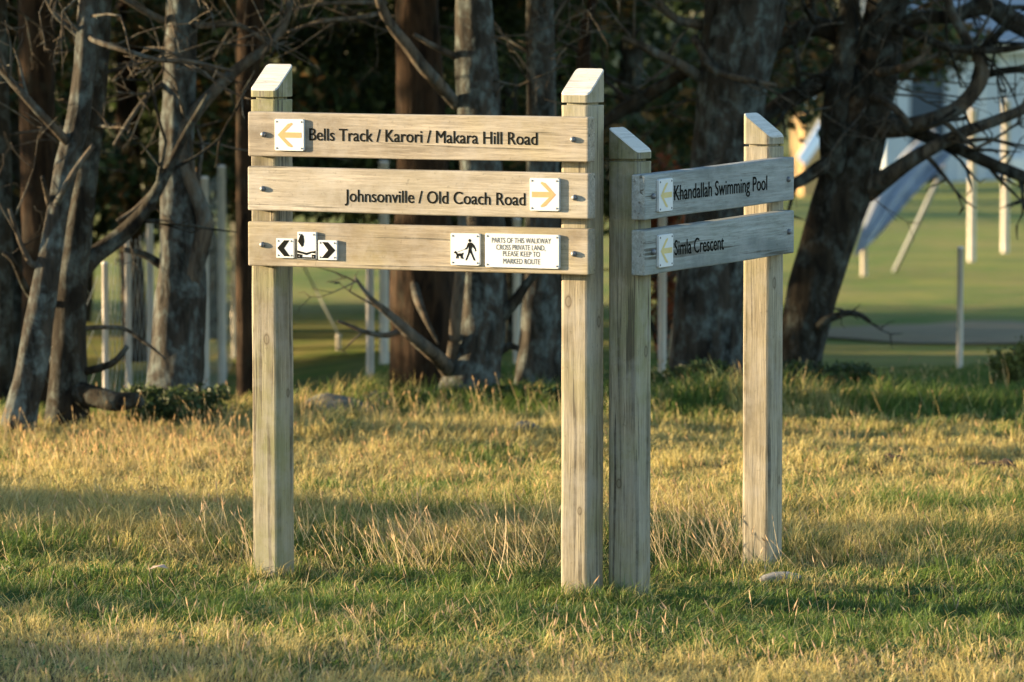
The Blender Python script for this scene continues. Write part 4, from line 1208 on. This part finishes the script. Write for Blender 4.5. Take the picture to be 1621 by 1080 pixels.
n = 9000
X, Y = scatter(n, 12.6, 18.5); blade_field('fallen_straw', X, Y, .03 + .07 * rng.random(n), .0018 + .001 * rng.random(n), 1.4 + 1.2 * rng.random(n), mixcol(np.full(n, .95), n) * 1.15, 1.6, label='loose bleached straw lying over the turf')
wx, wy = scatter(170, 12.7, 17.5, .2)
cl = [(a, b_, gz(a, b_) + .012, rng.uniform(.02, .07), rng.uniform(.02, .06), .016) for a, b_ in zip(wx, wy)]
Vn, Fn, cc = leaf_cloud(cl, 7000, .011, [(.05, .11, .03), (.07, .14, .035), (.04, .085, .025)], rng)
tag(tris_obj('clover_patches', Vn, Fn, M['leaf'], None, cc), 'low broad leaved weeds among the turf', 'weeds', kind='stuff')
# dry stalks with seed heads
def stalks(name, X, Y, h, lean, label, head=.032, wid=.0016, col=(.52, .36, .20), headcol=(.50, .32, .19)):
    n = len(X); Z = ground_z(X, Y)
    B = np.stack([X, Y, Z], 1)
    tilt = np.stack([lean + .34 * rng.normal(size=n), .25 * rng.normal(size=n), np.ones(n)], 1)
    tilt /= np.linalg.norm(tilt, axis=1)[:, None]
    bend = np.stack([lean * .5 + .18 * rng.normal(size=n), .1 * rng.normal(size=n), o1 * 0 if False else np.zeros(n)], 1)
    P1 = B + tilt * h[:, None] * .55
    P2 = B + tilt * h[:, None] + bend * h[:, None] * .5
    dirn = P2 - P1; dirn /= np.linalg.norm(dirn, axis=1)[:, None]
    P3 = P2 + dirn * (head * (.6 + .8 * rng.random(n)))[:, None]
    Pm = P2 + (P3 - P2) * .45
    az = rng.random(n) * 6.28
    s = np.stack([np.cos(az), np.sin(az), np.zeros(n)], 1) * wid * .5
    hw = (wid * (.7 + 1.0 * rng.random(n)))[:, None]
    s1 = s / (wid * .5) * hw
    s2 = np.cross(dirn, s1); 
    V = np.stack([B - s, B + s, P1 - s, P1 + s, P2 - s * .7, P2 + s * .7, Pm - s1, Pm + s1, Pm - s2, Pm + s2, P3, P2], 1).reshape(-1, 3)
    b = np.arange(n) * 12
    T = lambda *a: np.stack([b + k for k in a], 1)
    F = np.concatenate([T(0, 1, 3), T(0, 3, 2), T(2, 3, 5), T(2, 5, 4), T(11, 7, 10), T(11, 10, 6), T(11, 9, 10), T(11, 10, 8), T(11, 6, 8), T(11, 8, 7), T(11, 7, 9), T(11, 9, 6)][:8])
    c = np.zeros((n, 12, 3)); v = (.7 + .6 * rng.random(n))[:, None, None]
    c[:, :6] = np.array(col); c[:, 6:] = np.array(headcol); c = c * v
    ob = tris_obj(name, V, F, M['grass'], None, c.reshape(-1, 3))
    tag(ob, label, 'grass', kind='stuff')
def clusterpx(spec):
    X, Y, Hh = [], [], []
    for (x0, x1, y0, y1, n, h0, h1) in spec:
        for _ in range(n):
            p = None
            px = random.uniform(x0, x1); py = random.uniform(y0, y1)
            if fbm(px * .012 + 3, py * .03, 3) < random.uniform(.25, .62): continue
            Yd = CAMH * FPX / (py + 60); X.append((px - 810.5) / FPX * Yd); Y.append(Yd); Hh.append(random.uniform(h0, h1))
    return np.array(X), np.array(Y), np.array(Hh)
X, Y, Hh = clusterpx([(470, 700, 860, 912, 170, .04, .19), (760, 895, 870, 915, 150, .06, .24), (1035, 1185, 860, 905, 130, .06, .24),
                      (640, 780, 840, 890, 40, .06, .16), (1245, 1330, 850, 910, 16, .1, .2), (380, 470, 880, 905, 26, .08, .2),
                      (220, 400, 840, 900, 70, .06, .17), (0, 230, 830, 900, 60, .05, .13), (1330, 1621, 840, 930, 30, .05, .14)])
stalks('seeding_grass', X, Y, Hh, -.24, 'dry seeding grass stalks standing between and beside the posts', .034, .0019, (.58, .45, .26), (.56, .41, .25))
X, Y, Hh = clusterpx([(0, 1621, 1015, 1110, 420, .02, .06), (400, 1100, 990, 1030, 90, .02, .06), (0, 420, 930, 1080, 110, .02, .07), (440, 560, 985, 1005, 5, .1, .14),
                      (0, 1621, 900, 1100, 150, .03, .09), (1050, 1621, 880, 1000, 60, .03, .09)])
stalks('stubble_grass', X, Y, Hh, -.15, 'short bleached grass stubble along the bottom of the picture', .035, .0018, (.50, .38, .24), (.58, .42, .27))
X, Y, Hh = clusterpx([(0, 400, 690, 770, 700, .06, .15), (400, 900, 690, 780, 320, .04, .10), (900, 1621, 680, 800, 300, .03, .09), (150, 900, 665, 700, 260, .08, .2),
                      (0, 1621, 780, 850, 420, .04, .12), (1030, 1621, 600, 680, 160, .06, .16)])
stalks('golden_grass', X, Y, Hh, -.1, 'golden seeding grass catching the sun in front of the trees', .028, .0024, (.50, .37, .17), (.50, .34, .17))
for k, (x0, x1, y0, y1) in enumerate([(388, 474, 896, 916), (882, 964, 936, 956), (956, 1038, 938, 956), (1176, 1256, 890, 908)]):
    n = 1100
    py = rng.uniform(y0, y1, n); Yd = CAMH * FPX / (py + 60); X = (rng.uniform(x0, x1, n) - 810.5) / FPX * Yd
    blade_field('tuft_grass', X, Yd, rng.uniform(.015, .05, n) + .07 * rng.random(n) ** 5, .002 + .0012 * rng.random(n), .2 + .6 * rng.random(n), mixcol(np.full(n, .45), n),
                label='uneven grass tufts against the foot of the ' + ['leftmost', 'second', 'third', 'rightmost'][k] + ' post')
# dark green tussock against the second post
X, Y, Hh = clusterpx([(825, 895, 905, 935, 900, .03, .11)])
blade_field('green_tussock', X, Y, Hh, np.full(len(X), .003), .4 + .6 * rng.random(len(X)), np.array([[.045, .075, .018]]) * (.6 + .8 * rng.random(len(X)))[:, None], label='dark green tussock against the foot of the second post')
